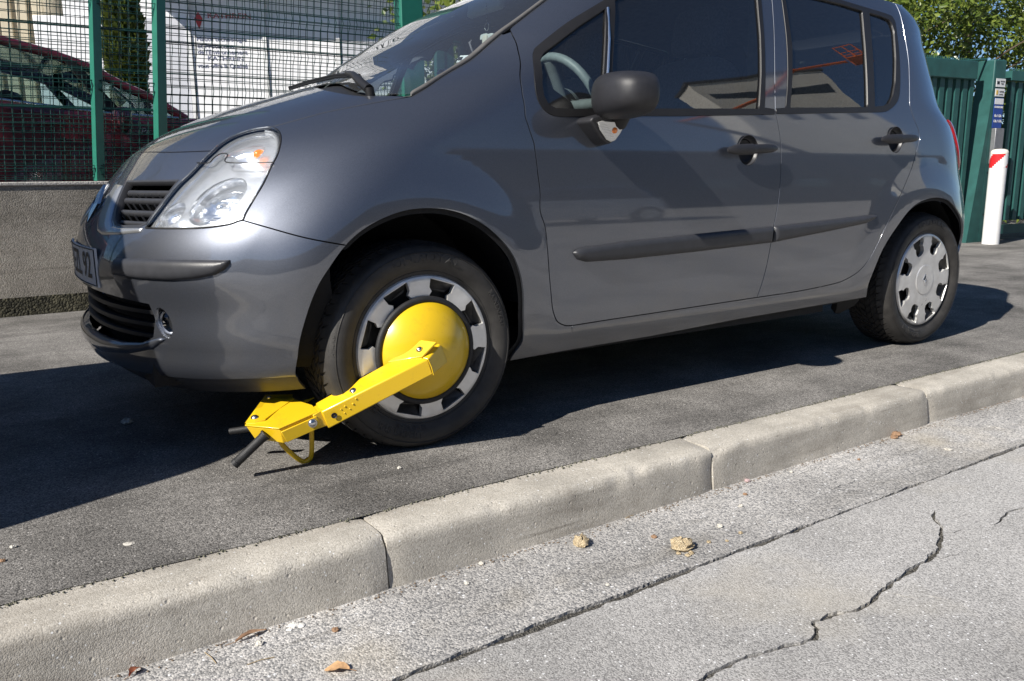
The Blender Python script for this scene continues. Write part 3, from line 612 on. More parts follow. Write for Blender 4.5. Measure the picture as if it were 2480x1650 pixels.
# near wiper: arm from its spindle, blade lying along the foot of the screen
def sp3(u,z,d): p=S(np.array([u]),np.array([z])); return p[0]+Ng(p)[0]*d
wi=empty('wiper',parent=car)
a0=sp3(.519,.990,.008)
MB().tube([a0+np.array([.004,0,-.02]),a0+np.array([0,0,.006])],.013,12).build('wiper_spindle',M['black'],wi,50)
MB().tube([sp3(.519,.990,.010),sp3(.46,1.004,.018),sp3(.36,1.028,.024),sp3(.26,1.046,.022)],[.014,.013,.010,.007],8).build('wiper_arm',M['seal'],wi,50)
bl=[sp3(u,z,.012) for u,z in ((.36,1.034),(.26,1.047),(.15,1.058),(0,1.066),(-.12,1.068))]
MB().tube(bl,.005,6).build('wiper_blade',M['black'],wi,50)
MB().tube([b+np.array([-.003,0,.006]) for b in bl],.0035,6).build('blade_bridge',M['seal'],wi,50)
# insurance and test stickers inside the screen, near lower corner
for k,(u,z,wd,hg) in enumerate(((.545,1.070,.06,.04),(.52,1.112,.05,.045))):
    c=sp3(u,z,-.012); t=sp3(u+.03,z,-.012)-c; t/=np.linalg.norm(t); n_=Ng(c[None])[0]; b=np.cross(n_,t)
    st_=mk('screen_sticker',[c-t*wd/2-b*hg/2,c+t*wd/2-b*hg/2,c+t*wd/2+b*hg/2,c-t*wd/2+b*hg/2],[(0,1,2,3)],pm('sticker_paper',(.7,.72,.75),.6),ws)
    for q,(dx,w2,h2) in enumerate(((-.018,.006,.022),(0,.004,.018),(.015,.008,.014))):
        e=c+n_*.001+t*dx; mk('sticker_print',[e-t*w2-b*h2/2,e+t*w2-b*h2/2,e+t*w2+b*h2/2,e-t*w2+b*h2/2],[(0,1,2,3)],M['ink'],st_)
# number plate, gently bowed with the bumper
V=[];F=[];nn_=18
for i in range(nn_):
    y=-.262+.524*i/(nn_-1); x=-.752+.10*y*y*2.6; 
    V+=[(x,y,.462),(x,y,.572),(x+.006,y,.462),(x+.006,y,.572)]
for i in range(nn_-1):
    a=i*4;b=a+4; F+=[(a+1,a,b,b+1),(a+2,a+3,b+3,b+2),(a,a+2,b+2,b),(a+3,a+1,b+1,b+3)]
F+=[(0,1,3,2),(4*nn_-3,4*nn_-4,4*nn_-2,4*nn_-1)]
pla=mk('number_plate',[(x,y,z) for x,y,z in V],F,M['plate'],bumper,smooth=30)
tv,tf=text_mesh('28 EZL 92',.098,0,.0012)
tw=max(p[0] for p in tv)-min(p[0] for p in tv)
mk('plate_characters',[((-.752+.26*(-q*.43/tw)**2)-.0012,-q*.43/tw,.517+z*1.05) for q,z,_ in tv],tf,M['ink'],pla)
def ring_plate(m,inset,th):
    P=[]
    for i in range(nn_):
        y=(-.262+inset)+(.524-2*inset)*i/(nn_-1); P.append((-.752+.26*y*y-.001,y,.572-inset))
    for i in range(nn_-1,-1,-1):
        y=(-.262+inset)+(.524-2*inset)*i/(nn_-1); P.append((-.752+.26*y*y-.001,y,.462+inset))
    m.tube(P,th,4,closed=True)
m=MB(); ring_plate(m,.004,.0018); m.build('plate_border',M['ink'],pla)
# ---------------------------------------------------------------- door mirrors
for sg in (-1,1):
    mr=empty('door_mirror',parent=car); c=Vector((.603,sg*.955,.985))
    def sup(e,x): return math.copysign(abs(x)**e,x)
    V=[];F=[];na,nb=40,24
    for i in range(nb+1):
        ph=-math.pi/2+math.pi*i/nb
        for k in range(na):
            th=2*math.pi*k/na
            Y=.126*sup(.62,math.cos(ph))*sup(.7,math.cos(th)); X=.088*sup(.62,math.cos(ph))*sup(.75,math.sin(th)); Z=.064*sup(.72,math.sin(ph))
            if X>.045: X=.045+(X-.045)*.35
            Z*=1-.10*(Y/.116)*1.0; X*=1-.12*abs(Y/.116)
            q=Matrix.Rotation(R_(-12)*-sg,3,'Z')@Vector((X,Y*(-sg)*-1*1.0,Z)); V.append(c+q)
    for i in range(nb):
        for k in range(na): F.append((i*na+k,i*na+(k+1)%na,(i+1)*na+(k+1)%na,(i+1)*na+k))
    hs_=mk('mirror_housing',V,F,M['plastic'],mr,smooth=80)
    m=MB(); m.lathe([(.05,-.002),(.048,.0),(.0005,.001)],24,c=(0,0,0),ax='x'); mk('mirror_glass',[c+Matrix.Rotation(R_(12)*sg,3,'Z')@Vector((.052+p[0],p[1]*1.9,p[2]*1.05)) for p in m.v],m.f,M['chrome'],mr,smooth=40)
    # foot on the door, tapering up into the housing
    base=[(.595,.938),(.676,.938),(.640,.862),(.617,.846),(.598,.846),(.572,.860),(.524,.912),(.532,.925)]
    n=len(base); B0=[(x,sg*(float(Yx(np.array([x]),np.array([z]))[0])-.004),z) for x,z in base]
    B1=[]
    for x,z in base:
        x1=.603+(x-.603)*.94; z1=.897+(z-.895)*.93; B1.append((x1-.004,sg*(.880+.016*max(0,(z-.86)/.08)),z1))
    m=MB(); m.add(B0+B1,[tuple(range(n)) if sg>0 else tuple(range(n-1,-1,-1)),tuple(range(2*n-1,n-1,-1)) if sg>0 else tuple(range(n,2*n))]+[(i,(i+1)%n,n+(i+1)%n,n+i) if sg<0 else (n+i,n+(i+1)%n,(i+1)%n,i) for i in range(n)])
    ft=m.build('mirror_foot',M['plastic'],mr); bev(ft,.006,3,25)
    m=MB(); m.tube([(.640,sg*.868,.915),(.632,sg*.905,.950)],[.034,.034],14); m.build('mirror_neck',M['black'],mr,50)
    # indicator repeater
    il=[(.548,.9105),(.562,.915),(.656,.912),(.640,.880),(.624,.860),(.608,.8555),(.590,.862),(.560,.890)]
    fr=lambda x,z,h: (x,sg*(.8805+.016*max(0,(z-.862)/.075)+h),z)
    m=MB(); m.prism(il if sg<0 else il[::-1],.001,.005,fr); lo=m.build('repeater_lens',pm('repeater_clear',(.62,.62,.60),.12,.55,coat=1),mr); bev(lo,.002,2,30)
    m=MB(); m.lathe([(.0095*math.sin(a),.0095*math.cos(a)) for a in [math.pi*i/8 for i in range(9)]],14,c=(.616,sg*(.8805+.010),.889),ax='y'); m.build('repeater_bulb',M['orange'],lo,60)
    for q in range(9):
        z=.868+q*.0042; x0=.600-q*.0045; m=MB(); m.tube([fr(x0-.012+.01*0,z,.0055),fr(x0+.004,z+.001,.0062),fr(x0+.018,z+.003,.0055)],.0009,5); m.build('repeater_rib',M['chrome'],lo,60)
# ---------------------------------------------------------------- wheels
M['ramp']=pm('hubcap_recess',(.06,.058,.055),.45,.5,var=.3,vscale=50)
HR=.206
def wheel(name,cx,cy,cz,sg,spin,parent):
    W_=empty(name,(cx,cy,cz),(0,0,0),parent); f=sg
    # tyre: sidewall, shoulder, tread bed (outer face towards sg)
    pr=[(.192,-.012),(.205,.002),(.212,.0015),(.222,.010),(.236,.017),(.250,.0195),(.262,.018),(.272,.0125),(.2805,.004),(.2855,-.008),(.2872,-.03),(.288,-.09),(.2872,-.15),(.2855,-.172),(.2805,-.184),(.262,-.198),(.236,-.199),(.205,-.18),(.195,-.17)]
    m=MB(); m.lathe([(r,h*f) for r,h in pr],96,ax='y'); ty=m.build('tyre',M['tyre'],W_,45)
    # raised rings on the sidewall
    for r,h in ((.2145,.0045),(.2675,.0165)):
        m=MB(); m.lathe([(r-.0013,h*f),(r,(h+.0014)*f),(r+.0013,h*f)],72,ax='y'); m.build('sidewall_ring',M['tyre'],ty,60)
    # tread blocks: shoulder lugs and two rows of slanted inner blocks, one mesh
    m=MB(); nb=58
    def blk(a0,a1,h0,h1,sk,r0=.283,r1=.2945,drop=0.):
        P=[]
        for rr,hh0,hh1 in ((r0,h0,h1),(r1,h0,h1)):
            for (a,h) in ((a0,hh0),(a1,hh0),(a1+sk,hh1),(a0+sk,hh1)):
                dr=drop if (h==hh0 and rr==r1) else 0
                P.append(((rr-dr)*math.cos(a),h*f,(rr-dr)*math.sin(a)))
        m.hexa(P[:4],P[4:])
    st_=2*math.pi/nb
    for i in range(nb):
        a=i*st_
        blk(a,a+st_*.80,.0035,-.034,st_*.45,.276,.2935,.0125)
        blk(a+st_*.25,a+st_*.80,-.038,-.062,st_*.7)
        blk(a+.02,a+st_*.86,-.068,-.088,st_*.5,r1=.2950); blk(a+.03,a+st_*.8+.01,-.094,-.116,-st_*.5,r1=.2950)
        blk(a+st_*.25,a+st_*.80,-.122,-.144,-st_*.7); blk(a,a+st_*.80,-.149,-.178,-st_*.45,.276,.292)
    tb=m.build('tread',M['tyre'],ty); tb['kind']='stuff'
    # embossed lettering
    def arc(txt,size,r,a0,flipr=False,ex=.0012,bold=.0008,sx=1.):
        v,fc=text_mesh(txt,size,ex,bold); out=[]
        for x,y,z in v:
            x*=sx
            if flipr: a=a0+x/r; rr=r-y
            else: a=a0-x/r; rr=r+y
            h=np.interp(rr,[q[0] for q in pr[:10]],[q[1] for q in pr[:10]])
            out.append((rr*math.cos(a)*1.,(h+.0006+z)*f,rr*math.sin(a)))
        mk('sidewall_lettering',out,fc,M['tyre'],ty)
    if sg<0:
        arc('UNIROYAL',.034,.252,R_(88),sx=1.25); arc('RAINEXPERT',.026,.246,R_(-112),True); arc('185/60 R 15  84H',.011,.226,R_(-104),True,sx=1.2); arc('OUTSIDE',.012,.270,R_(172),sx=1.1,ex=.0008)
        arc('TUBELESS',.008,.224,R_(-140),True); arc('RAINEXPERT',.02,.250,R_(22))
    # hubcap with eight keyhole openings
    nS=8; N=160; holes=[]
    for i in range(nS):
        a=spin+i*2*math.pi/nS; pl=[(.1905,-.040),(.1905,.040),(.166,.036),(.157,.026),(.146,.030),(.131,.029),(.119,.019),(.116,0),(.119,-.019),(.131,-.029),(.146,-.030),(.157,-.026),(.166,-.036)]
        holes.append([(r*math.cos(a)-t*math.sin(a),r*math.sin(a)+t*math.cos(a)) for r,t in pl])
    out=[(HR*math.cos(2*math.pi*k/N),HR*math.sin(2*math.pi*k/N)) for k in range(N)]
    V2=[];E=[]
    for l in [out]+holes:
        n0=len(V2); V2+=l; E+=[(n0+i,n0+(i+1)%len(l)) for i in range(len(l))]
    for r in (.194,.2): V2+=[(r*math.cos(2*math.pi*k/N),r*math.sin(2*math.pi*k/N)) for k in range(N)]
    for r in (.02,.05,.064,.067,.08,.095,.106): V2+=[(r*math.cos(2*math.pi*k/48+r*9),r*math.sin(2*math.pi*k/48+r*9)) for k in range(48)]
    for r in (.115,.13,.145,.16,.175,.187):
        for k in range(64):
            p=(r*math.cos(2*math.pi*k/64),r*math.sin(2*math.pi*k/64))
            if not any(inpoly(np.array([p]),h)[0] for h in holes): V2.append(p)
    rr=geometry.delaunay_2d_cdt([Vector(p) for p in V2],E,[],0,1e-7); v2=np.array([tuple(p) for p in rr[0]]); Fq=np.array([q for q in rr[2] if len(q)==3])
    ce=v2[Fq].mean(1); k=inpoly(ce,out)
    for h in holes: k&=~inpoly(ce,h)
    Fq=Fq[k]; rad=np.linalg.norm(v2,axis=1)
    hh=np.interp(rad,[0,.03,.064,.067,.194,.2,.206],[.0125,.012,.0115,.0088,.0088,.0065,-.003])
    V=[(x,h*f,z) for (x,z),h in zip(v2,hh)]
    ar=(v2[Fq[:,1],0]-v2[Fq[:,0],0])*(v2[Fq[:,2],1]-v2[Fq[:,0],1])-(v2[Fq[:,1],1]-v2[Fq[:,0],1])*(v2[Fq[:,2],0]-v2[Fq[:,0],0])
    Fl=[tuple(q) if (a<0)==(f>0) else tuple(q[::-1]) for q,a in zip(Fq,ar)]
    ec={}
    for q in Fl:
        for e in ((q[0],q[1]),(q[1],q[2]),(q[2],q[0])): ec[e]=1
    nV=len(V)
    mp_={}
    for (a,b) in [e for e in ec if (e[1],e[0]) not in ec]:
        for q in (a,b):
            if q not in mp_: mp_[q]=len(V); V.append((V[q][0]*(1.0 if rad[q]>.2 else .985),V[q][1]-f*.016,V[q][2]*(1.0 if rad[q]>.2 else .985)))
        Fl.append((b,a,mp_[a],mp_[b]))
    hc=mk('hubcap',V,Fl,M['hub'],W_,smooth=28)
    # sloped dish behind each opening
    m=MB(); m.lathe([(.2,-.008*f),(.178,-.020*f),(.14,-.034*f),(.10,-.036*f),(.0,-.036*f)],48,ax='y'); m.build('wheel_disc',pm('dark_steel_wheel',(.03,.03,.03),.5,.3,var=.3,vscale=40),W_,60)
    for i in range(nS):
        a=spin+i*2*math.pi/nS; m=MB(); pts=[(.190,-.036),(.190,.036),(.170,.033),(.163,.026),(.163,-.026),(.170,-.033)]
        V=[]
        for r,t in pts: V.append((r*math.cos(a)-t*math.sin(a),(.004 if r>.18 else -.016)*f,r*math.sin(a)+t*math.cos(a)))
        mk('window_ramp',V,[tuple(range(6)) if f<0 else tuple(range(5,-1,-1))],M['ramp'],hc)
    # lozenge in the middle
    lz=MB(); o_=[(0,.026),(.018,0),(0,-.026),(-.018,0)]; i_=[(0,.012),(.008,0),(0,-.012),(-.008,0)]
    for i in range(4):
        j=(i+1)%4; g=lambda q,h: (q[0],h*f,q[1])
        lz.hexa([g(o_[i],.011),g(o_[j],.011),g(i_[j],.011),g(i_[i],.011)],[g(o_[i],.0145),g(o_[j],.0145),g(i_[j],.016),g(i_[i],.016)])
    lz.build('hub_badge',M['chrome'],hc)
    return W_
WZ=.2925
wheel('wheel',0,-.815,WZ,-1,R_(72),car); wheel('wheel',2.482,-.805,WZ,-1,R_(67.5),car)
wheel('wheel',0,.815,WZ,1,R_(20),car); wheel('wheel',2.482,.805,WZ,1,R_(40),car)
# arch liners, underbody
for cx,cz in ((-.015,.33),(2.42,.32)):
    for sg in (-1,1):
        m=MB(); n=30; V=[];F=[]
        for k in range(n+1):
            a=R_(8)+R_(164)*k/n; V+=[(cx+.372*math.cos(a),sg*.775,cz+.36*math.sin(a)),(cx+.372*math.cos(a),sg*.50,cz+.36*math.sin(a))]
        for k in range(n): F.append((2*k,2*k+1,2*k+3,2*k+2))
        F.append(tuple(2*k+1 for k in range(n+1)))
        mk('arch_liner',V,F,M['liner'],car,smooth=60)
m=MB(); m.box((1.12,0,.245),(1.40,1.56,.07)); m.box((1.1,0,.26),(3.5,1.0,.10)); m.box((-.45,0,.27),(.3,1.0,.06)); m.build('underbody',M['liner'],car)
m=MB(); m.tube([(.1,-.62,.29),(.1,.62,.29)],.03,8); m.build('axle',M['liner'],car)
# ---------------------------------------------------------------- cabin
I_=M['interior']
m=MB()
V=[];F=[];prof=[(.10,.985),(.25,1.03),(.42,1.045),(.52,1.04),(.60,1.0),(.66,.90),(.66,.60)]
n=13
for x,z in prof:
    for k in range(n):
        t=-1+2*k/(n-1); V.append((x+.10*t*t*(-1 if x<.3 else -.3)+(.10 if x<.3 else 0)*abs(t),.74*t,z-.02*t*t))
for i in range(len(prof)-1):
    for k in range(n-1): F.append((i*n+k,i*n+k+1,(i+1)*n+k+1,(i+1)*n+k))
dash=mk('dashboard',V,F,I_,car,smooth=60)
m=MB(); m.lathe([(.16*math.sin(a),.10*math.cos(a)) for a in [math.pi*i/12*.5 for i in range(13)]],28,c=(.50,-.38,.98),ax='z'); m.build('instrument_hood',I_,dash,60)
swc=Vector((.83,-.37,1.0)); tl_=Matrix.Rotation(R_(65),3,'Y')
m=MB(); m.tube([swc+tl_@Vector((.185*math.cos(a),.185*math.sin(a),0)) for a in [2*math.pi*i/40 for i in range(40)]],.0155,10,closed=True); sw=m.build('steering_wheel',pm('steering_grip',(.16,.19,.20),.5,var=.1,vscale=60),car,60)
m=MB(); m.tube([swc-tl_@Vector((0,0,.0)),swc-tl_@Vector((0,0,.18))],.03,10); m.tube([swc+tl_@Vector((0,-.17,0)),swc+tl_@Vector((0,.17,0))],.02,8); m.tube([swc,swc+tl_@Vector((-.17,0,0))],.02,8); m.lathe([(.075,0),(.06,.03),(.001,.035)],20,c=(0,0,0),ax='z')
mk('wheel_hub',m.v[:-60]+[tuple(swc+tl_@Vector((p[0],p[1],p[2]*.8))) for p in m.v[-60:]],m.f,I_,sw,smooth=50)
m=MB(); m.tube([(.60,-.42,.965),(.62,-.57,.962),(.62,-.60,.960)],[.008,.009,.013],10); m.build('stalk',M['black'],dash,50)
def pad(name,parent,c,d,rx=0,n=14,m_=None):
    V=[];F=[]
    for i in range(n+1):
        ph=-math.pi/2+math.pi*i/n
        for k in range(24):
            th=2*math.pi*k/24; s=lambda e,x: math.copysign(abs(x)**e,x)
            p=Vector((d[0]/2*s(.45,math.cos(ph))*s(.45,math.cos(th)),d[1]/2*s(.45,math.cos(ph))*s(.45,math.sin(th)),d[2]/2*s(.45,math.sin(ph))))
            V.append(Vector(c)+Matrix.Rotation(rx,3,'Y')@p)
    for i in range(n):
        for k in range(24): F.append((i*24+k,i*24+(k+1)%24,(i+1)*24+(k+1)%24,(i+1)*24+k))
    return mk(name,V,F,m_ or M['fabric'],parent,smooth=70)
for y in (-.37,.37):
    s_=empty('front_seat',parent=car); pad('seat_cushion',s_,(1.12,y,.60),(.52,.50,.16),R_(-6)); pad('seat_back',s_,(1.40,y,.90),(.15,.48,.62),R_(14)); pad('headrest',s_,(1.50,y,1.31),(.09,.26,.19),R_(10))
    m=MB(); m.tube([(1.47,y-.06,1.15),(1.49,y-.06,1.26)],.007,6); m.tube([(1.47,y+.06,1.15),(1.49,y+.06,1.26)],.007,6); m.build('headrest_post',M['steel'],s_,50)
s_=empty('rear_seat',parent=car); pad('seat_cushion',s_,(2.02,0,.62),(.5,1.25,.16),R_(-5)); pad('seat_back',s_,(2.32,0,.90),(.14,1.25,.55),R_(16))
for y in (-.4,.4): pad('headrest',s_,(2.42,y,1.24),(.08,.26,.15),R_(10))
m=MB(); m.box((1.4,0,.40),(1.9,1.4,.03)); m.build('cabin_floor',M['liner'],car)
for sg in (-1,1):
    m=MB(); m.hexa([(1.40,sg*.77,.40),(1.56,sg*.77,.40),(1.56,sg*.72,.40),(1.40,sg*.72,.40)],[(1.50,sg*.655,1.45),(1.60,sg*.655,1.45),(1.60,sg*.61,1.45),(1.50,sg*.61,1.45)]); m.build('centre_pillar',I_,car)
    m=MB(); m.tube([(1.50,sg*.68,1.24),(1.47,sg*.70,1.05),(1.44,sg*.72,.7)],.014,6); m.build('seat_belt',pm('belt_web',(.12,.15,.15),.8),car,50)
    panel('door_lining',[(.45,.45),(1.40,.45),(1.42,.955),(.46,.925)],I_,car,side=sg,sp=.09,off=-.06,gap=0,rim=0)
    panel('door_lining',[(1.45,.45),(2.0,.45),(2.22,.75),(2.25,.98),(1.45,.958)],I_,car,side=sg,sp=.09,off=-.06,gap=0,rim=0)
# rear view mirror with a hanging charm
mi=empty('rear_view_mirror',parent=car); m=MB(); m.box((.73,0.0,1.40),(.03,.24,.065),Matrix.Rotation(R_(14),3,'Y')); b_=m.build('mirror_shell',pm('pale_shell',(.45,.5,.5),.5),mi); bev(b_,.012,3)
m=MB(); m.tube([(.73,0,1.40),(.80,0,1.47)],.012,8); m.build('mirror_stem',M['black'],mi,50)
charm=empty('hanging_charm',(.70,-.05,1.27)); tag(charm,'small pale charm on a ring hanging from the rear view mirror inside the windscreen','charm')
m=MB(); m.tube([(0,.0,.125),(0,0,.055)],.0012,5); m.build('cord',M['steel'],charm)
m=MB(); m.tube([(0,.014*math.cos(a),.042+.014*math.sin(a)) for a in [2*math.pi*i/18 for i in range(18)]],.0016,6,closed=True); m.build('ring',M['steel'],charm,60)
pad('charm_body',charm,(0,0,-.012),(.03,.035,.05),0,10,pm('pale_charm',(.6,.58,.52),.6)); pad('charm_wing',charm,(0,.02,.008),(.012,.05,.022),R_(10),8,pm('pale_wing',(.62,.66,.66),.6)); pad('charm_wing',charm,(0,-.024,.004),(.012,.045,.02),R_(-10),8,pm('pale_wing2',(.62,.66,.66),.6))
# ================================================================== wheel clamp
cl=empty('wheel_clamp',(-.36,-.76,0)); tag(cl,'yellow steel wheel clamp with a domed disc locked onto the front wheel','wheel clamp')
def cm(m,name,mat,parent=None,smooth=None,b=None,seg=2):
    o=mk(name,[(p[0]+.36,p[1]+.76,p[2]) for p in m.v],m.f,mat,parent or cl,smooth)
    if b: bev(o,b,seg)
    return o
Yl=M['yellow']
# domed disc over the hub, with rubber edge
dc=Vector((-.004,-.832,.288)); pr=[(.139*math.sin(t*R_(62))/math.sin(R_(62)),-.070*(math.cos(t*R_(62))-math.cos(R_(62)))/(1-math.cos(R_(62)))) for t in [i/14 for i in range(15)]]
m=MB(); m.lathe([(max(r,.0005),h) for r,h in pr]+[(.139,.006)],72,c=dc,ax='y'); dome=cm(m,'dome',Yl,smooth=50)
m=MB(); m.tube([dc+Vector((.1425*math.cos(a),0.001,.1425*math.sin(a))) for a in [2*math.pi*i/72 for i in range(72)]],.0095,10,closed=True); cm(m,'rubber_edge',M['rubber'],dome,60)
# arm: hollow box beam from the lock box up to the dome
V3=lambda *a: Vector(a)
Lt,Lb=V3(-.3145,-.835,.1644),V3(-.2965,-.835,.1162); Rt,Rb=V3(-.0555,-.940,.2900),V3(-.0400,-.940,.2465)
Ltb,Lbb=V3(-.308,-.775,.1735),V3(-.288,-.775,.119); Rtb,Rbb=V3(-.088,-.872,.2990),V3(-.055,-.872,.2465)
m=MB(); m.hexa([Lb,Rb,Rbb,Lbb],[Lt,Rt,Rtb,Ltb]); arm=cm(m,'arm',Yl,b=.0035)
# folded end running back onto the dome
E0,E1=V3(.0235,-.905,.2640),V3(.0035,-.905,.3165); E0b,E1b=V3(.010,-.870,.262),V3(-.016,-.862,.326)
m=MB(); m.hexa([Rb+V3(.0005,0,0),E0,E0b,Rbb+V3(.001,0,0)],[Rt+V3(.0005,0,0),E1,E1b,Rtb+V3(.001,0,0)]); cm(m,'arm_end',Yl,arm,b=.003)
m=MB(); m.tube([Rt+V3(0,-.0015,.001),(Rt+Rb)/2+V3(.0015,-.003,0),Rb+V3(0,-.0015,-.001)],.0022,6); cm(m,'weld_bead',Yl,arm,60)
# strap on top of the end, with its bolt
tdir=(Rt-Lt).normalized(); nrm_top=((Ltb-Lt).cross(tdir)); nrm_top=(nrm_top if nrm_top.z>0 else -nrm_top).normalized()
def TT(a,b,h=0): return Lt.lerp(Rt,a).lerp(Ltb.lerp(Rtb,a),b)+nrm_top*h
A=[TT(.80,.97,.003),TT(1.20,1.0,.010),TT(1.22,.50,.009),TT(1.0,.22,.004)]
m=MB(); m.hexa([a-nrm_top*.005 for a in A],A); cm(m,'strap',Yl,arm,b=.0012)
def bolt(c,n,r,parent,name='bolt',mat=None,h=.6):
    q=Vector(n).to_track_quat('Z','Y').to_matrix(); m=MB(); m.lathe([(r*1.25,-.002),(r*1.25,.0008),(r,.001)]+[(max(r*math.cos(t),.0004),.001+r*h*math.sin(t)) for t in [math.pi/2*i/6 for i in range(1,7)]],20,ax='z')
    m.v=[tuple(q@Vector(p)+Vector(c)) for p in m.v]; return cm(m,name,mat or M['steel'],parent,50)
bolt(TT(1.08,.66,.0065),nrm_top,.0080,arm); 
bolt(TT(.34,.34,.001),(nrm_top+V3(0,-.35,.0)).normalized(),.0090,arm)
# pin hole: a dark ring set into the front face
fn=((Lb-Lt).cross(tdir)).normalized(); fn=fn if fn.y<0 else -fn
hc_=V3(-.2845,-.8475,.1535); q=fn.to_track_quat('Z','Y').to_matrix()
m=MB(); m.lathe([(.0082,.0016),(.0072,.0022),(.0066,.0012),(.006,.0008),(.0004,.0008)],20,ax='z'); m.v=[tuple(q@Vector(p)+hc_) for p in m.v]; cm(m,'pin_hole',M['black'],arm,50)
for k,(a,b) in enumerate(((.16,.35),(.20,.30),(.23,.55),(.27,.38),(.175,.62),(.31,.2))):
    c=Lt.lerp(Rt,a)*(1-b)+Lb.lerp(Rb,a)*b; bolt(c+fn*.0004,fn,.0022 if k%2 else .0015,arm,'weld_spatter',Yl)
# small lug standing on the back top edge
c=V3(-.175,-.807,.238); m=MB(); m.hexa([c+V3(-.022,0,-.014),c+V3(.012,0,.0),c+V3(.012,.006,.0),c+V3(-.022,.006,-.014)],[c+V3(-.020,0,.004),c+V3(.012,0,.012),c+V3(.012,.006,.012),c+V3(-.020,.006,.004)]); cm(m,'lug',Yl,arm,b=.001)
# collar between arm and box
m=MB(); m.hexa([V3(-.322,-.829,.119),V3(-.293,-.829,.124),V3(-.293,-.78,.124),V3(-.322,-.78,.119)],[V3(-.335,-.829,.158),V3(-.306,-.829,.170),V3(-.306,-.78,.170),V3(-.335,-.78,.158)]); cm(m,'collar',Yl,b=.002)
# lock box: five-sided casing
T=[V3(-.484,-.745,.1336),V3(-.4202,-.815,.1313),V3(-.3217,-.825,.1604),V3(-.314,-.765,.1626),V3(-.340,-.690,.1662),V3(-.440,-.700,.1520)]
Bt=[V3(-.4658,-.750,.0984),V3(-.4100,-.812,.0920),V3(-.3120,-.822,.1215),V3(-.300,-.765,.120),V3(-.325,-.690,.120),V3(-.425,-.705,.110)]
m=MB(); n=6; m.add(Bt+T,[tuple(range(n-1,-1,-1)),tuple(range(n,2*n))]+[(i,(i+1)%n,n+(i+1)%n,n+i) for i in range(n)]); box=cm(m,'lock_box',Yl,b=.002)
# cover plate, slightly larger, over the top
ctr=sum(T,Vector())/6; Tc=[ctr+(p-ctr)*1.025+V3(0,0,.001) for p in T]; m=MB(); m.add(Tc+[p+V3(-.0008,-.0005,.0035) for p in Tc],[tuple(range(n-1,-1,-1)),tuple(range(n,2*n))]+[(i,(i+1)%n,n+(i+1)%n,n+i) for i in range(n)]); cm(m,'cover_plate',Yl,box,b=.001)
# drawer front with the lock cylinder
F0,F1,F2,F3=V3(-.418,-.8165,.1265),V3(-.3255,-.8265,.1545),V3(-.3145,-.8255,.1225),V3(-.4035,-.8150,.0955); o=V3(-.0008,-.006,0)
m=MB(); m.hexa([F3,F2,F1,F0],[F3+o,F2+o,F1+o,F0+o]); cm(m,'drawer_front',Yl,box,b=.0015)
lk=bolt(V3(-.3385,-.8335,.1385),(-.15,-1,.05),.0092,box,'lock_cylinder',h=.25)
bolt(V3(-.3405,-.8365,.1385),(-.15,-1,.05),.0055,lk,'key_barrel',M['chrome'],.2)
# flap plate folded over the back, in the shade of the bumper
Fp=[V3(-.482,-.738,.139),V3(-.446,-.700,.159),V3(-.340,-.689,.171),V3(-.338,-.694,.1705),V3(-.438,-.760,.146),V3(-.462,-.752,.140)]
m=MB(); m.add(Fp+[p+V3(0,0,.0035) for p in Fp],[tuple(range(5,-1,-1)),tuple(range(6,12))]+[(i,(i+1)%6,6+(i+1)%6,6+i) for i in range(6)]); cm(m,'flap',Yl,box)
m=MB(); Q=[V3(-.484,-.735,.140),V3(-.340,-.687,.170),V3(-.316,-.62,.166),V3(-.392,-.62,.176)]; m.hexa([p-V3(0,0,.004) for p in Q],Q); cm(m,'jaw_plate',Yl,box)
bolt(V3(-.4555,-.732,.1490),(-.1,-.45,1),.0090,box); bolt(V3(-.392,-.65,.176),(-.1,-.25,1),.005,box)
# jaw gripping behind the tyre, low and out of sight, and the hook tip
m=MB(); m.hexa([V3(-.335,-.70,.12),V3(-.305,-.70,.12),V3(-.315,-.62,.11),V3(-.345,-.62,.11)],[V3(-.335,-.70,.16),V3(-.305,-.70,.16),V3(-.315,-.62,.155),V3(-.345,-.62,.155)]); cm(m,'jaw',Yl,box,b=.003)
m=MB(); m.tube([V3(-.320,-.705,.155),V3(-.312,-.703,.162),V3(-.284,-.70,.168)],[.005,.005,.0015],7); cm(m,'hook_tip',Yl,box,50)
# bent rod foot resting on the ground
rod=[tuple(p) for p in cr([(-.408,-.762,.096),(-.395,-.757,.068),(-.362,-.747,.028),(-.340,-.742,.0085),(-.325,-.741,.0085),(-.317,-.744,.021),(-.316,-.752,.055),(-.318,-.765,.125)],5)]
m=MB(); m.tube(rod,.0068,10); cm(m,'rod_foot',Yl,smooth=60)
# rubber grip of the handle, ribbed collar and worn end
g0,g1=V3(-.447,-.789,.1175),V3(-.5265,-.766,.0450); pts=[g0.lerp(g1,t) for t in (0,.04,.05,.12,.13,.3,.6,.86,.87,.89,.9,1.0)]
m=MB(); m.tube(pts,[.0150,.0152,.0132,.0126,.0122,.0118,.0118,.0122,.0115,.0115,.0126,.0124],18); gr=cm(m,'handle_grip',M['rubber'],smooth=40)
d=(g1-g0).normalized(); bolt(g1-d*.0005,d,.0016,gr,'grip_vent',M['black'],.1)
m=MB(); m.tube([V3(-.43,-.66,.10),V3(-.495,-.62,.090)],.009,12); cm(m,'second_grip',M['rubber'],smooth=50)
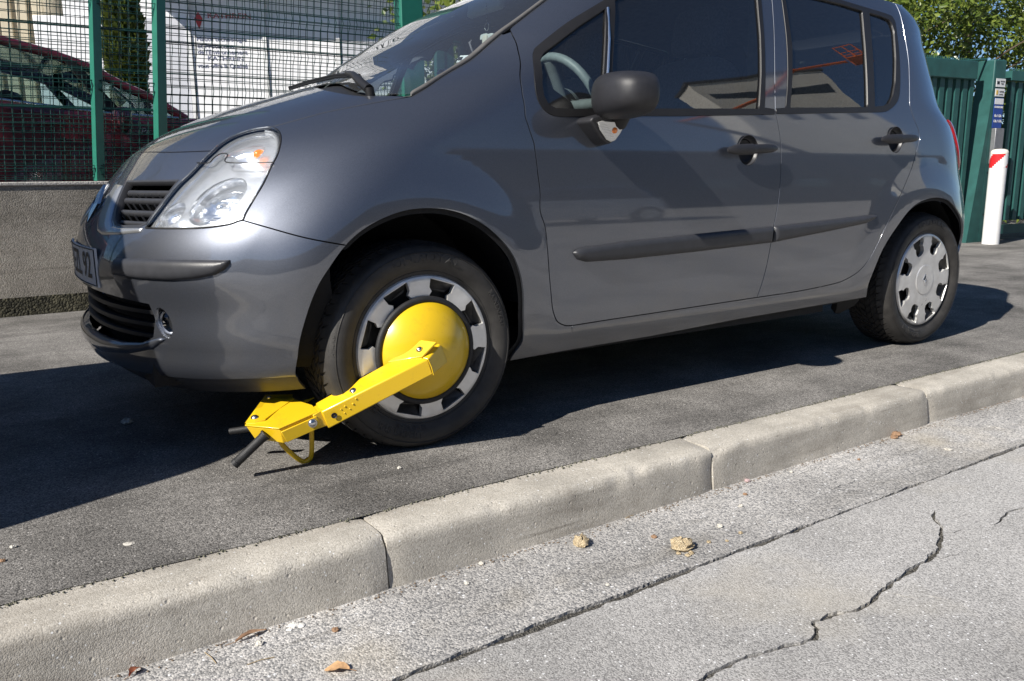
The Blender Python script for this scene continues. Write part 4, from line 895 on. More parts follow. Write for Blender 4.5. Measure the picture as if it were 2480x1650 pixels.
# ================================================================== ground
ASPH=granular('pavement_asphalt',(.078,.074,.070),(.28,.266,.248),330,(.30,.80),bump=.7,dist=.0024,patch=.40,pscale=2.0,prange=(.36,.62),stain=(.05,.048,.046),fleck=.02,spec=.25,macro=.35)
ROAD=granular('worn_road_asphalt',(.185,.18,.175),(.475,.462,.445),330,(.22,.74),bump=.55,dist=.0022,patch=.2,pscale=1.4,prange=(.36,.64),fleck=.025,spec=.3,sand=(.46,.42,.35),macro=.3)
GUT=granular('gutter_asphalt',(.16,.16,.162),(.52,.50,.475),240,(.26,.76),bump=.65,dist=.003,patch=.25,pscale=2.0,prange=(.36,.64),stain=(.12,.11,.09),fleck=.02,spec=.3,sand=(.48,.42,.32),macro=.35)
CONC=granular('kerb_concrete',(.345,.318,.272),(.535,.50,.44),380,(.2,.72),bump=.45,dist=.0018,patch=.28,pscale=4.0,stain=(.17,.145,.115),fleck=.02,spec=.25,macro=.25,pits=75)
DIRT=granular('crack_grit',(.045,.042,.038),(.16,.15,.13),260,(.3,.75),bump=1.,dist=.006,patch=.3)
ZR_=-.12
def jag(x0,x1,y,amp,step=.012,seed=1,ph=0):
    r=np.random.default_rng(seed); xs=np.arange(x0,x1+step,step); n=r.normal(size=len(xs)); k=np.ones(5)/5
    big=np.convolve(r.normal(size=len(xs)),np.ones(25)/25,'same')*5*.35; return xs,y+amp*(np.convolve(n,k,'same')*.9+big+n*.25)
# pavement: front edge laps raggedly over the kerb backs
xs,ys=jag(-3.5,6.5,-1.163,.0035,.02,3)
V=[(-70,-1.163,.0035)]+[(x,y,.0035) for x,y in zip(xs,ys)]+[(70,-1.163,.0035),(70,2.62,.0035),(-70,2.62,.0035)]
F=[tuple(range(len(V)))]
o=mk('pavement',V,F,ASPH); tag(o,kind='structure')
o=mk('yard',[(-70,2.618,-.001),(70,2.618,-.001),(70,90,-.001),(-70,90,-.001)],[(0,1,2,3)],ASPH); tag(o,kind='structure')
# gutter strip and carriageway, parted by a ragged open joint; further cracks cut into both
def crackpoly(pl,wd,seed):
    r=np.random.default_rng(seed); P=[]
    pl=[np.array(p) for p in pl]
    for a,b in zip(pl[:-1],pl[1:]):
        k=max(2,int(np.linalg.norm(b-a)/.010))
        for i in range(k): P.append(a+(b-a)*i/k)
    P.append(pl[-1]); P=np.array(P); n=len(P); j=np.convolve(r.normal(size=n),np.ones(3)/3,'same')
    t=np.gradient(P,axis=0); t/=np.linalg.norm(t,axis=1,keepdims=True); nr=np.stack([-t[:,1],t[:,0]],-1)
    P=P+nr*(j*.004)[:,None]; ww=wd*(.55+.45*np.abs(np.convolve(r.normal(size=n),np.ones(4)/2,'same')))*np.minimum(1,np.minimum(np.arange(n)+.3,n-.7-np.arange(n))/4)
    return [tuple(p) for p in P+nr*ww[:,None]]+[tuple(p) for p in (P-nr*ww[:,None])[::-1]]
c2=[(-.25,-1.93),(-.14,-1.915),(-.04,-1.91),(-.001,-1.904),(.058,-1.901),(.136,-1.913),(.198,-1.929),(.239,-1.936),(.277,-1.917),(.289,-1.896),(.34,-1.907),(.405,-1.922),(.455,-1.918),(.508,-1.902),(.573,-1.891),(.667,-1.882),(.745,-1.874),(.817,-1.858),(.878,-1.83),(.935,-1.795),(.983,-1.75),(1.024,-1.727)]
cracks=[(c2,.0058,5),([(.9,-1.818),(.939,-1.835),(.975,-1.842)],.0028,6),([(1.051,-1.867),(1.13,-1.853),(1.176,-1.844),(1.235,-1.853),(1.40,-1.87)],.004,7),([(.981,-1.769),(1.032,-1.785),(1.098,-1.81)],.0015,8),([(.512,-1.904),(.53,-1.945),(.575,-1.972),(.60,-2.01)],.0016,12),([(.282,-1.90),(.255,-1.872),(.262,-1.84)],.0014,13),([(.745,-1.874),(.80,-1.90),(.85,-1.905)],.0014,14)]
gcracks=[([(1.871,-1.331),(1.889,-1.413),(1.904,-1.541)],.003,9),([(.914,-1.482),(1.035,-1.481),(1.084,-1.515),(1.146,-1.592)],.0016,10)]
def sheet(name,outer,holes,mat,depth=.010):
    V2=[];E=[]
    for l in [outer]+holes:
        n0=len(V2); V2+=l; E+=[(n0+i,n0+(i+1)%len(l)) for i in range(len(l))]
    r=geometry.delaunay_2d_cdt([Vector(p) for p in V2],E,[],0,1e-6); v=np.array([tuple(p) for p in r[0]]); F=np.array([q for q in r[2] if len(q)==3])
    ce=v[F].mean(1); k=inpoly(ce,outer)
    for h in holes: k&=~inpoly(ce,h)
    F=F[k]; a=v[F[:,1]]-v[F[:,0]]; b=v[F[:,2]]-v[F[:,0]]; fl=(a[:,0]*b[:,1]-a[:,1]*b[:,0])<0; F[fl]=F[fl][:,::-1]
    V=[(x,y,ZR_) for x,y in v]; Fq=[tuple(q) for q in F]; ec={}
    for q in Fq:
        for e in ((q[0],q[1]),(q[1],q[2]),(q[2],q[0])): ec[e]=1
    mp_={}
    for a,b in [e for e in ec if (e[1],e[0]) not in ec]:
        for q in (a,b):
            if q not in mp_: mp_[q]=len(V); V.append((V[q][0],V[q][1],ZR_-depth))
        Fq.append((b,a,mp_[a],mp_[b]))
    o=mk(name,V,Fq,mat); tag(o,kind='structure'); return o
xs,yA=jag(-2.2,5.0,-1.6005,.0032,.008,21); _,yB=jag(-2.2,5.0,-1.6005,.0028,.008,22)
r_=np.random.default_rng(4); wv=.0062+.0050*np.clip(np.convolve(r_.normal(size=len(xs)),np.ones(30)/9,'same'),-.6,1.2)
gut=[(-70,-1.595),(-2.3,-1.596)]+list(zip(xs,yA+wv))+[(5.1,-1.597),(70,-1.597),(70,-1.285),(-70,-1.285)]
sheet('gutter_strip',[tuple(map(float,p)) for p in gut],[crackpoly(*c) for c in gcracks],GUT)
rd=[(-70,-1.603)]+[(-2.3,-1.603)]+list(zip(xs,np.minimum(yB-wv,yA+wv-.003)))+[(5.1,-1.603),(70,-1.603),(70,-120),(-70,-120)]
sheet('road',[tuple(map(float,p)) for p in rd],[crackpoly(*c) for c in cracks],ROAD)
o=mk('road_bed',[(-6,-3,ZR_-.0075),(8,-3,ZR_-.0075),(8,-1.2,ZR_-.0075),(-6,-1.2,ZR_-.0075)],[(0,1,2,3)],DIRT); tag(o,kind='structure')
# kerb stones
kerb=empty('kerb'); tag(kerb,kind='structure')
prof=[(-1.145,-.14),(-1.150,.000),(-1.153,.0015),(-1.20,.0015),(-1.252,.001),(-1.267,-.0003),(-1.277,-.0033),(-1.2835,-.0085),(-1.2877,-.016),(-1.2897,-.028),(-1.2908,-.055),(-1.2945,-.095),(-1.2985,-.125),(-1.300,-.16)]
def stone(x0,x1,seed,dy=0.,yaw_=0.,tone=0):
    r=np.random.default_rng(seed); nx=int((x1-x0)/.02); V=[];F=[]; m_=len(prof)
    sm=lambda a,b: np.stack([np.convolve(row,np.ones(b)/b,'same') for row in a])
    nz=sm(r.normal(size=(m_,nx+1)),4)*.0007+np.convolve(r.normal(size=nx+1),np.ones(14)/14,'same')[None]*.0014
    chips=[(r.uniform(x0,x1),r.choice([6,7,8]),r.uniform(.008,.028),r.uniform(.002,.008)) for _ in range(14)]
    for i in range(nx+1):
        x=x0+.0025+(x1-x0-.005)*i/nx; e=min(i,nx-i)
        for j,(y,z) in enumerate(prof):
            n_=nz[j,i]; rr=(.0055+.003*math.sin(seed*3+j))*(1-e/1.6) if e<1.6 else 0
            for cx,cj,cw,cd in chips:
                if abs(x-cx)<cw and abs(j-cj)<=1.5: n_-=cd*(1-abs(x-cx)/cw)*(1-abs(j-cj)/2.2)
            oy=-(n_)*(1 if j>5 else .2)+(rr if j>5 else 0); oz=n_*(1 if j<9 else .1)-(rr if j<9 else 0)
            V.append((x,y+oy+dy+(x-x0)*yaw_,z+oz*.8))
    for i in range(nx):
        for j in range(m_-1): F.append((i*m_+j,i*m_+j+1,(i+1)*m_+j+1,(i+1)*m_+j))
    F.append(tuple(range(m_-1,-1,-1))); F.append(tuple(nx*m_+j for j in range(m_)))
    return mk('kerb_stone',V,F,CONC,kerb,smooth=50)
jx=[-3.35,-2.35,-1.35,-.350,.655,1.745,2.80,3.80,4.80,5.80,6.80,7.80,8.80]
for i in range(len(jx)-1):
    stone(jx[i],jx[i+1],40+i,(0,.0,.0,0,0,.006,-.01,-.03,-.05,-.07,-.09,-.11)[i],(0,0,0,0,.0,-.022,-.02,-.02,-.02,-.02,-.02,-.02)[i])
m=MB(); m.box((2.7,-1.215,-.085),(12.2,.125,.13)); m.build('kerb_mortar',DIRT,kerb)
# ---------------------------------------------------------------- litter on the ground
def lump(name,loc,r,seed,mat,label,cat,group=None,sq=.7,n=9,rough=.35):
    q=np.random.default_rng(seed); V=[];F=[]; k=14
    for i in range(n+1):
        ph=math.pi*i/n
        for j in range(k):
            th=2*math.pi*j/k; s=r*(1+q.normal()*rough*.35)
            V.append((s*math.sin(ph)*math.cos(th),s*math.sin(ph)*math.sin(th),max(-.0005,s*sq*(math.cos(ph)+.62)*.75)))
    for i in range(n):
        for j in range(k): F.append((i*k+j,(i+1)*k+j,(i+1)*k+(j+1)%k,i*k+(j+1)%k))
    o=mk(name,V,F,mat,loc=loc,smooth=40); tag(o,label,cat,group); return o
SANDM=granular('sand_clump',(.40,.30,.17),(.66,.54,.36),420,(.25,.75),bump=1,dist=.003,patch=.2,pscale=30)
PEB=pm('pale_pebble',(.55,.52,.46),.7,var=.2,vscale=80); PEBD=pm('brown_pebble',(.28,.17,.10),.7,var=.3,vscale=80)
lump('sand_clump',(.127,-1.361,ZR_),.020,1,SANDM,'small round clump of yellow sand in the gutter close under the kerb','sand clump',sq=.95)
lump('sand_clump',(.312,-1.512,ZR_),.027,2,SANDM,'larger crumbling clump of yellow sand beside the long road crack','sand clump',sq=.75)
for k in range(6): lump('sand_crumb',(.285+.04*k*rng.random()+.01*k,-1.545+rng.normal()*.012,ZR_),.004+.003*rng.random(),30+k,SANDM,'crumb of sand scattered around the larger sand clump','sand crumb','sand crumbs by the larger clump')
lump('stone',(-.669,-.053,.0035),.017,3,PEB,'pale stone lying in the shadow under the car nose','stone')
lump('stone',(-.818,-1.018,.0035),.010,4,PEB,'flat grey stone pressed into the pavement near the kerb','stone',sq=.25)
lump('stone',(1.529,-1.306,ZR_),.018,5,PEBD,'brown stone lying against the kerb foot near a kerb joint','stone'); lump('stone',(1.50,-1.318,ZR_),.012,15,PEBD,'smaller brown stone next to the brown one at the kerb foot','stone')
lump('stone',(.784,-1.306,ZR_),.0085,6,pm('pink_pebble',(.45,.33,.33),.6,var=.2,vscale=90),'pinkish pebble at the foot of the kerb','stone'); lump('stone',(1.532,-1.485,ZR_),.012,7,PEB,'pale flat pebble out on the gutter strip','stone',sq=.3)
for k,(x,y) in enumerate(((-.511,-1.387),(.625,-1.42),(.481,-1.479),(1.212,-1.379),(-.144,-.93),(-1.022,-.895),(-1.043,-.958),(-.124,-1.308),(.95,-1.33),(.30,-1.43),(-.65,-1.349),(.05,-1.55),(.7,-1.37),(-.2,-1.37))):
    lump('pebble',(x,y,ZR_ if y<-1.2 else .0035),.0045+.0035*rng.random(),50+k,PEB if k%3 else PEBD,'tiny pebble lying loose on the road or pavement','pebble','loose pebbles')
# white plaster chips near the kerb foot
for k,(x,y,r) in enumerate(((-.573,-1.322,.011),(-.560,-1.330,.008),(-.585,-1.332,.006))): lump('plaster_chip',(x,y,ZR_),r,70+k,pm('white_chip',(.72,.70,.66),.7),'white plaster chip in the gutter by the kerb foot','chip','white chips',sq=.35)
# gutter grit: unsorted crumbs along the foot of the kerb
m=MB()
for k in range(900):
    x=-1.6+5.2*rng.random(); y=-1.303-abs(rng.normal())*.012; r=.0012+.0022*rng.random(); a=rng.random(6)*.6+.7
    z=ZR_; P=[(x+r*a[0],y,z+r*.5),(x-r*a[1],y,z+r*.4),(x,y+r*a[2],z+r*.4),(x,y-r*a[3],z+r*.5),(x,y,z+r*a[4]),(x,y,z)]
    m.add(P,[(0,2,4),(2,1,4),(1,3,4),(3,0,4)])
gr=m.build('gutter_grit',pm('gutter_grit',(.16,.12,.085),.9,var=.6,vscale=300)); tag(gr,'brown grit gathered along the foot of the kerb','grit',kind='stuff')
# moss and dark crumbs in the seam between pavement and kerb
m=MB()
for k in range(800):
    x=-1.6+5.6*rng.random(); y=-1.166+rng.normal()*.0045; r=.0015+.0022*rng.random(); z=.0035
    m.add([(x+r,y,z),(x-r,y+r*.5,z),(x,y+r,z),(x-r*.3,y-r,z),(x,y,z+r*.9)],[(0,2,4),(2,1,4),(1,3,4),(3,0,4)])
ms=m.build('seam_moss',pm('seam_moss',(.10,.098,.07),.9,var=.6,vscale=14)); tag(ms,'dark moss and crumbs in the seam between pavement and kerb','moss',kind='stuff')
# dry leaf and straws
def leaf(loc,L_,W__,rz,seed,label,col=(.50,.30,.15)):
    V=[];F=[];n=8;q=np.random.default_rng(seed)
    for i in range(n+1):
        t=i/n; w_=W__*math.sin(math.pi*min(1,t*.93+.05))**.8*(1+.15*q.normal()*(0<i<n)); 
        for s in (-1,0,1): V.append((L_*(t-.5),s*w_/2,.002+.006*abs(s)*(.6+.4*math.sin(5*t))+.005*math.sin(math.pi*t)))
    for i in range(n):
        for s in (0,1): F.append((i*3+s,(i+1)*3+s,(i+1)*3+s+1,i*3+s+1))
    lf=empty('dry_leaf',loc,(0,0,rz)); tag(lf,label,'leaf'); mk('leaf_blade',V,F,pm('dry_leaf',col,.7,var=.25,vscale=120),lf,smooth=60)
    m=MB(); m.tube([(-L_*.5,0,.003),(-L_*.8,.004,.002)],.0007,5); m.build('leaf_stalk',pm('stalk',(.25,.14,.07),.8),lf); return lf
leaf((-.56,-1.517,ZR_),.045,.026,R_(150),1,'tan dry leaf lying on the road')
leaf((-.655,-1.314,ZR_),.065,.012,R_(10),2,'narrow curled brown leaf along the foot of the kerb',(.33,.2,.12))
leaf((-.865,-1.315,ZR_),.03,.016,R_(40),3,'small rust red leaf caught at the foot of the kerb',(.30,.10,.05))
for k,(x,y,a,l) in enumerate(((-.665,-1.408,R_(-5),.05),(-.74,-1.345,R_(-80),.05),(.334,-1.302,R_(5),.03))):
    m=MB(); m.tube([(-l/2,0,.0015),(0,.001,.003),(l/2,0,.0015)],.0009,5); o=m.build('straw',pm('straw',(.34,.26,.15),.8),loc=(x,y,ZR_),rot=(0,0,a)); tag(o,'thin dry straw lying in the gutter','straw','straws in the gutter')
# ================================================================== roadside wall and mesh fence
REND=granular('roughcast_render',(.195,.178,.15),(.385,.352,.305),190,(.15,.85),bump=.8,dist=.006,patch=.35,pscale=1.6,prange=(.35,.65),stain=(.10,.09,.07),spec=.2,macro=.4)
COP=granular('wall_coping',(.33,.31,.28),(.55,.52,.48),150,(.25,.75),bump=.5,dist=.004,patch=.15)
wl=empty('boundary_wall',(-2,2.62,0)); tag(wl,'low grey roughcast wall carrying the green mesh fence','wall')
m=MB(); m.box((-1.1,.09,.36),(11,.20,.745)); m.build('wall_body',REND,wl)
m=MB(); m.box((-1.1,.09,.745),(11,.215,.022)); o=m.build('coping',COP,wl); bev(o,.006)
# dark band painted in for the shade at the wall foot
m=MB(); m.box((-1.1,.085,.055),(11,.20,.11)); m.build('foot_shade',granular('shaded_foot',(.025,.024,.014),(.12,.11,.07),90,(.3,.8),bump=1,dist=.02,patch=.4,pscale=6),wl)
LEAN=-.072
def wiremesh(name,x0,x1,z0,z1,y,parent,folds,r=.0024,sx=.05,sz=.05,mat=None,yf=.028,bars=()):
    m=MB()
    def yy(z):
        d=0
        for fz in folds:
            t=abs(z-fz)/.055
            if t<1: d=max(d,1-t)
        return y-yf*d
    zs=[z0]
    for fz in sorted(folds): zs+=[fz-.055,fz,fz+.055]
    zs.append(z1); zs=sorted(z for z in zs if z0<=z<=z1)
    k=0; x=x0
    while x<x1: m.tube([(x+(-LEAN)*(z-.75),yy(z),z) for z in zs],r,5,caps=False); x+=sx
    z=z0
    hz=list(np.arange(z0+.02,z1,sz))
    for fz in folds: hz+=[fz-.027,fz+.027]
    for z in hz: m.tube([(x0-LEAN*(z-.75),yy(z)-r*2,z),(x1-LEAN*(z-.75),yy(z)-r*2,z)],r,5,caps=False)
    for z in bars: m.tube([(x0-LEAN*(z-.75),y-.006,z),(x1-LEAN*(z-.75),y-.006,z)],r*1.9,6,caps=False)
    o=m.build(name,mat or M['wire'],parent,60); o['kind']='stuff'; return o
def gpost(x,y,z0,z1,wd,parent,name='post',rz=R_(33)):
    m=MB(); h=wd/2; P=[Matrix.Rotation(rz,3,'Z')@Vector(q) for q in ((-h,-h*.62,0),(h,-h*.62,0),(h,h*.62,0),(-h,h*.62,0))]
    m.hexa([Vector((x-LEAN*(z0-.75),y,z0))+p for p in P],[Vector((x-LEAN*(z1-.75),y,z1))+p for p in P]); o=m.build(name,M['green'],parent); bev(o,.003); return o
fe=empty('mesh_fence',(-2,2.68,.75)); tag(fe,'green welded wire mesh fence on posts along the top of the low wall','fence')
def shift(o,dx=2,dy=-2.68,dz=-.75): o.location=(dx,dy,dz)
for x,w_ in ((-2.86,.055),(-.325,.058),(.02,.07)): shift(gpost(x,2.66,.757 if x<0 else .3,2.7,w_,fe))
shift(wiremesh('wire_mesh',-4.2,.0,.76,2.65,2.665,fe,(.82,1.30,1.78,2.26),bars=(1.17,1.62)))
shift(wiremesh('wire_mesh',.04,1.70,.5,2.65,2.70,fe,(.82,1.30,1.78,2.26),bars=(1.10,1.58,1.66)))
fb=empty('yard_fence',(0,3.25,0)); tag(fb,'second green wire mesh fence standing just behind the wall fence','fence')
o=wiremesh('wire_mesh',-4.,2.2,.05,2.7,3.25,fb,(.62,1.12,1.62,2.12),sx=.052,bars=(1.46,)); o.location=(0,-3.25,0)
o=gpost(-1.9,3.27,0,2.7,.055,fb); o.location=(0,-3.25,0)
gp=empty('gate_pillar',(1.78,2.72,0)); tag(gp,'wide dark green steel pillar beside the windscreen where the mesh fence ends','pillar')
m=MB(); m.box((0,0,1.35),(.17,.12,2.7)); o=m.build('pillar_tube',M['green'],gp); bev(o,.006)
m=MB(); m.box((0,0,2.71),(.19,.14,.02)); m.build('pillar_cap',M['green'],gp)
# ================================================================== yard: maroon car, column tree, buildings
def behind(x,z,y=3.5): k=(y+2.818)/(4+2.818); return (-1.033+(x+1.033)*k, .7563+(z-.7563)*k)
mc=empty('yard_car',(-.9,4.3,0)); tag(mc,'maroon family car parked behind the mesh fence','car')
roof=[behind(*p) for p in ((-2.9,1.55),(-2.4,1.70),(-1.6,1.79),(-1.0,1.785),(-.665,1.745),(-.352,1.672),(-.137,1.597),(.083,1.481),(.288,1.393),(.528,1.245))]
belt=[behind(*p) for p in ((-3.0,1.34),(-2.2,1.34),(-1.4,1.335),(-.713,1.316),(-.445,1.285),(-.05,1.245),(.45,1.222))]
nose=[behind(*p) for p in ((.58,1.225),(.85,1.15),(1.1,1.0),(1.22,.8),(1.22,.4),(1.1,.25))]
low=belt+nose+[(-2.9,.25),(-2.95,.8)]
yn,yf_=3.5,5.2
def sideprism(poly,y0,y1,name,mat,parent,b=None):
    m=MB(); m.prism(poly[::-1],y0,y1,lambda x,z,h:(x+.9,h-4.3,z)); o=m.build(name,mat,parent); 
    if b: bev(o,b,3,30)
    return o
sideprism([(x,z) for x,z in low],yn,yf_,'car_body',M['maroon'],mc,.05)
def strip(a,b,w_,name,mat,y0,y1,off=0):
    P=[np.array(p) for p in a]; m=MB()
    for y in (y0,):
        m.tube([(p[0]+.9,(y0+y1)/2-4.3,p[1]) for p in P],w_,8)
    o=m.build(name,mat,mc,60); return o
R2=[(p[0],p[1]-.02) for p in roof]
for y in (yn+.12,yf_-.12): strip(R2,None,.032,'roof_rail',M['maroon'],y,y)
V=[];F=[]
for x,z in roof[:8]: V+=[(x+.9,yn+.12-4.3,z-.005),(x+.9,4.35-4.3,z+.03),(x+.9,yf_-.12-4.3,z-.005)]
for i in range(7): F+=[(i*3,i*3+1,i*3+4,i*3+3),(i*3+1,i*3+2,i*3+5,i*3+4)]
mk('car_roof',V,F,M['maroon'],mc,smooth=60)
for y in (yn+.03,yf_-.03): strip(belt,None,.012,'belt_trim',M['chrome'],y,y)
def topz(x): return float(np.interp(x,[p[0] for p in roof],[p[1] for p in roof]))
def botz(x): return float(np.interp(x,[p[0] for p in belt],[p[1] for p in belt]))
for y in (yn+.1,yf_-.1):
    for xa,xb in ((-2.35,-2.42),(-1.33,-1.40),(-.10,-.36)):
        m=MB(); P=[(xa,botz(xa)),(xa+.10,botz(xa+.1)),(xb+.09,topz(xb+.09)-.02),(xb,topz(xb)-.02)]; m.prism(P,y-.025,y+.025,lambda x,z,h:(x+.9,h-4.3,z)); m.build('window_pillar',M['black'],mc)
    xs_=np.linspace(-2.8,.35,16); V=[];F=[]
    for x in xs_: V+=[(x+.9,y-4.3,botz(x)+.005),(x+.9,y-4.3+(0.02 if y<4 else -.02),topz(x)-.03)]
    for i in range(15): F.append((2*i,2*i+2,2*i+3,2*i+1))
    mk('side_glass',V,F,glass('yard_car_glass',(.55,.66,.66),1.5),mc)
xs_=[.40,.20,0,-.15]; V=[];F=[]
for x,z in roof[5:]: V+=[(x+.9,yn+.15-4.3,z-.01),(x+.9,yf_-.15-4.3,z-.01)]
for i in range(4): F.append((2*i,2*i+1,2*i+3,2*i+2))
mk('windscreen',V,F,glass('yard_car_screen',(.5,.62,.62),1.5),mc)
for y in (3.95,4.75): pad('seat',mc,(-.75+.9,y-4.3,1.0),(.18,.45,.75),R_(16)); pad('headrest',mc,(-.83+.9,y-4.3,1.42),(.1,.26,.16),R_(10))
pad('rear_seat',mc,(-1.75+.9,0,1.0),(.18,1.2,.7),R_(16)); 
m=MB(); m.tube([(.93,-.75,1.10)]+[(.75+.9-.65,-.75,1.2)],.01,6)
mx_,mz_=behind(.03,1.20); pad('wing_mirror',mc,(mx_+.9,3.40-4.3,mz_),(.11,.20,.15),0,12,M['maroon'])
m=MB(); m.tube([(mx_+.9,3.42-4.3,mz_-.05),(mx_+.95,3.6-4.3,mz_-.10)],.02,8); m.build('mirror_arm',M['black'],mc,60)
hx_,hz_=behind(-.42,1.16); m=MB(); m.tube([(hx_+.82,3.47-4.3,hz_),(hx_+.90,3.455-4.3,hz_+.004),(hx_+.98,3.47-4.3,hz_)],.014,8); m.build('door_handle',M['maroon'],mc,60)
tv,tf=text_mesh('Picasso',.062,.002,0,'LEFT'); tx,tz=behind(.165,1.117); mk('fender_script',[(tx+.9+p[0]+p[1]*.3,3.492-4.3-p[2],tz+p[1]) for p in tv],tf,M['chrome'],mc)
for x in (-2.2,.55):
    for y in (3.62,5.08):
        m=MB(); m.lathe([(.19,-.09),(.28,-.10),(.31,-.07),(.31,.07),(.28,.10),(.19,.09),(.001,.06)],32,c=(x+.9,y-4.3,.31),ax='y'); m.build('wheel',M['tyre'],mc,50)
# clipped column conifer
def sprays(m,n,pos,size,flat=.35):
    for k in range(n):
        p,out=pos(k); a=Vector(out).normalized(); b=a.orthogonal().normalized(); b=Matrix.Rotation(rng.random()*6.28,3,a)@b; s=size*(.6+.8*rng.random())
        d=(a*.7+Vector((0,0,.9))+Vector(rng.normal(size=3)*.35)).normalized(); w_=d.cross(b).normalized()*s*flat; p=Vector(p)
        m.add([p,p+d*s*.5+w_,p+d*s,p+d*s*.5-w_],[(0,1,2,3)])
def leafmat(name,c1,c2,trans=.25,rough=.5,spec=.4):
    m,nt,b=newmat(name); L=nt.links.new; g=nt.nodes.new('ShaderNodeNewGeometry'); mx=nt.nodes.new('ShaderNodeMix'); mx.data_type='RGBA'; mx.inputs['A'].default_value=(*c1,1); mx.inputs['B'].default_value=(*c2,1)
    L(g.outputs['Random Per Island'],mx.inputs['Factor']); L(mx.outputs['Result'],b.inputs['Base Color']); b.inputs['Roughness'].default_value=rough; b.inputs['Specular IOR Level'].default_value=spec
    t=nt.nodes.new('ShaderNodeBsdfTranslucent'); L(mx.outputs['Result'],t.inputs[0]); ms=nt.nodes.new('ShaderNodeMixShader'); ms.inputs[0].default_value=trans
    L(b.outputs[0],ms.inputs[1]); L(t.outputs[0],ms.inputs[2]); L(ms.outputs[0],nt.nodes['Material Output'].inputs[0]); return m
th=empty('column_conifer',(.53,6.5,0)); tag(th,'narrow dark green column conifer growing in the yard behind the fence','tree')
m=MB(); m.tube([(0,0,0),(0,0,1.5),(.01,0,3.0)],[.05,.04,.015],8); m.build('trunk',pm('conifer_bark',(.10,.07,.05),.9,var=.3,vscale=40),th,60)
m=MB()
def tp(k):
    z=.25+3.5*rng.random()**.9; r=(.15+.02*math.sin(z*7))*min(1,(3.85-z)/.8)**.7; a=rng.random()*6.28; q=r*(.55+.5*rng.random()**.5); return (q*math.cos(a),q*math.sin(a),z),(math.cos(a),math.sin(a),.3)
sprays(m,15000,tp,.075,.32); m.build('crown',leafmat('conifer_leaf',(.05,.08,.015),(.17,.20,.04),.2),th)
# white workshop with lettered panels, its front turned towards the sun
wbld=empty('white_workshop',(1.1,10.2,0),(0,0,R_(-24))); tag(wbld,'white panelled workshop with firm lettering on its front behind the fence','building')
WP=pm('white_panel',(.80,.80,.81),.55,var=.06,vscale=1.5); GP=pm('grey_panel',(.55,.56,.60),.5,var=.06,vscale=2)
m=MB(); m.box((3.6,3,2.6),(8.6,6,5.2)); m.build('wall',WP,wbld)
for k in range(10):
    m=MB(); m.box((-.6+k*1.02,-.03,2.2),(.96,.05,1.55)); pn=m.build('wall_panel',GP if k in (1,4) else WP,wbld); bev(pn,.01)
    m=MB(); m.box((-.09+k*1.02,-.05,2.4),(.05,.06,3.6)); m.build('cover_strip',M['white_paint'],wbld)
m=MB(); m.box((3.2,-.04,1.25),(7.4,.08,.10)); m.build('plinth_rail',M['white_paint'],wbld)
m=MB(); m.box((2.9,-.35,3.62),(5.6,.7,.07)); m.build('shade_canopy',M['white_paint'],wbld)  # overhang added above the view to throw shade on the upper wall
def sign(txt,x0,x1,z,hgt,mat):
    tv,tf=text_mesh(txt,1.,.01,.012,'LEFT'); xs0=min(p[0] for p in tv); wd_=max(p[0] for p in tv)-xs0
    mk('lettering',[((p[0]-xs0)/wd_*(x1-x0)+x0,-.058-p[2]*.1,p[1]*hgt+z) for p in tv],tf,mat,wbld)['kind']='stuff'
REDI=pm('red_lettering',(.45,.05,.05),.5); BLUI=pm('grey_blue_lettering',(.16,.17,.25),.5)
sign('KATHREIN',1.20,1.78,3.012,.10,REDI)
for t_,z,a,b in (('Haute technologie',2.70,1.03,1.70),('et Protection',2.605,1.03,1.52),("de l'Environnement",2.525,1.03,1.70),('KATHREIN',2.44,1.16,1.64),('vous offre la Qualité',2.34,1.01,1.69)): sign(t_,a,b,z,.085,BLUI)
m=MB(); m.prism([(0,0),(.055,.09),(.11,0),(.055,-.14)],-.065,-.056,lambda x,z,h:(1.02+x,h,2.97+z)); m.build('emblem',REDI,wbld)
# cream house with pilasters and a blue framed window further left
hb=empty('cream_house',(-1.6,12.9,0),(0,0,R_(-18))); tag(hb,'cream rendered house with pilasters and a blue framed window behind the yard car','house')
CR=pm('cream_render',(.66,.60,.47),.8,var=.06,vscale=3); m=MB(); m.box((0,2.5,3),(4.2,5,6)); m.build('wall',CR,hb)
for k in range(5):
    m=MB(); m.box((1.15+k*.22,-.05,3),(.15,.1,6)); o=m.build('pilaster',pm('pilaster_render',(.52,.46,.34),.8,var=.08,vscale=4),hb); bev(o,.01)
wn=empty('window',parent=hb); m=MB(); m.box((.35,-.04,2.75),(.9,.06,1.1)); m.build('window_frame',pm('blue_frame',(.18,.2,.5),.4),wn); m=MB()
for q in (-.22,.22): m.box((.35+q,-.075,2.75),(.38,.01,.98))
m.build('window_glass',pm('window_glass',(.25,.32,.5),.06,coat=1),wn)
m=MB(); m.box((.35,-.09,2.14),(1.05,.16,.06)); m.build('sill',M['white_paint'],wn)
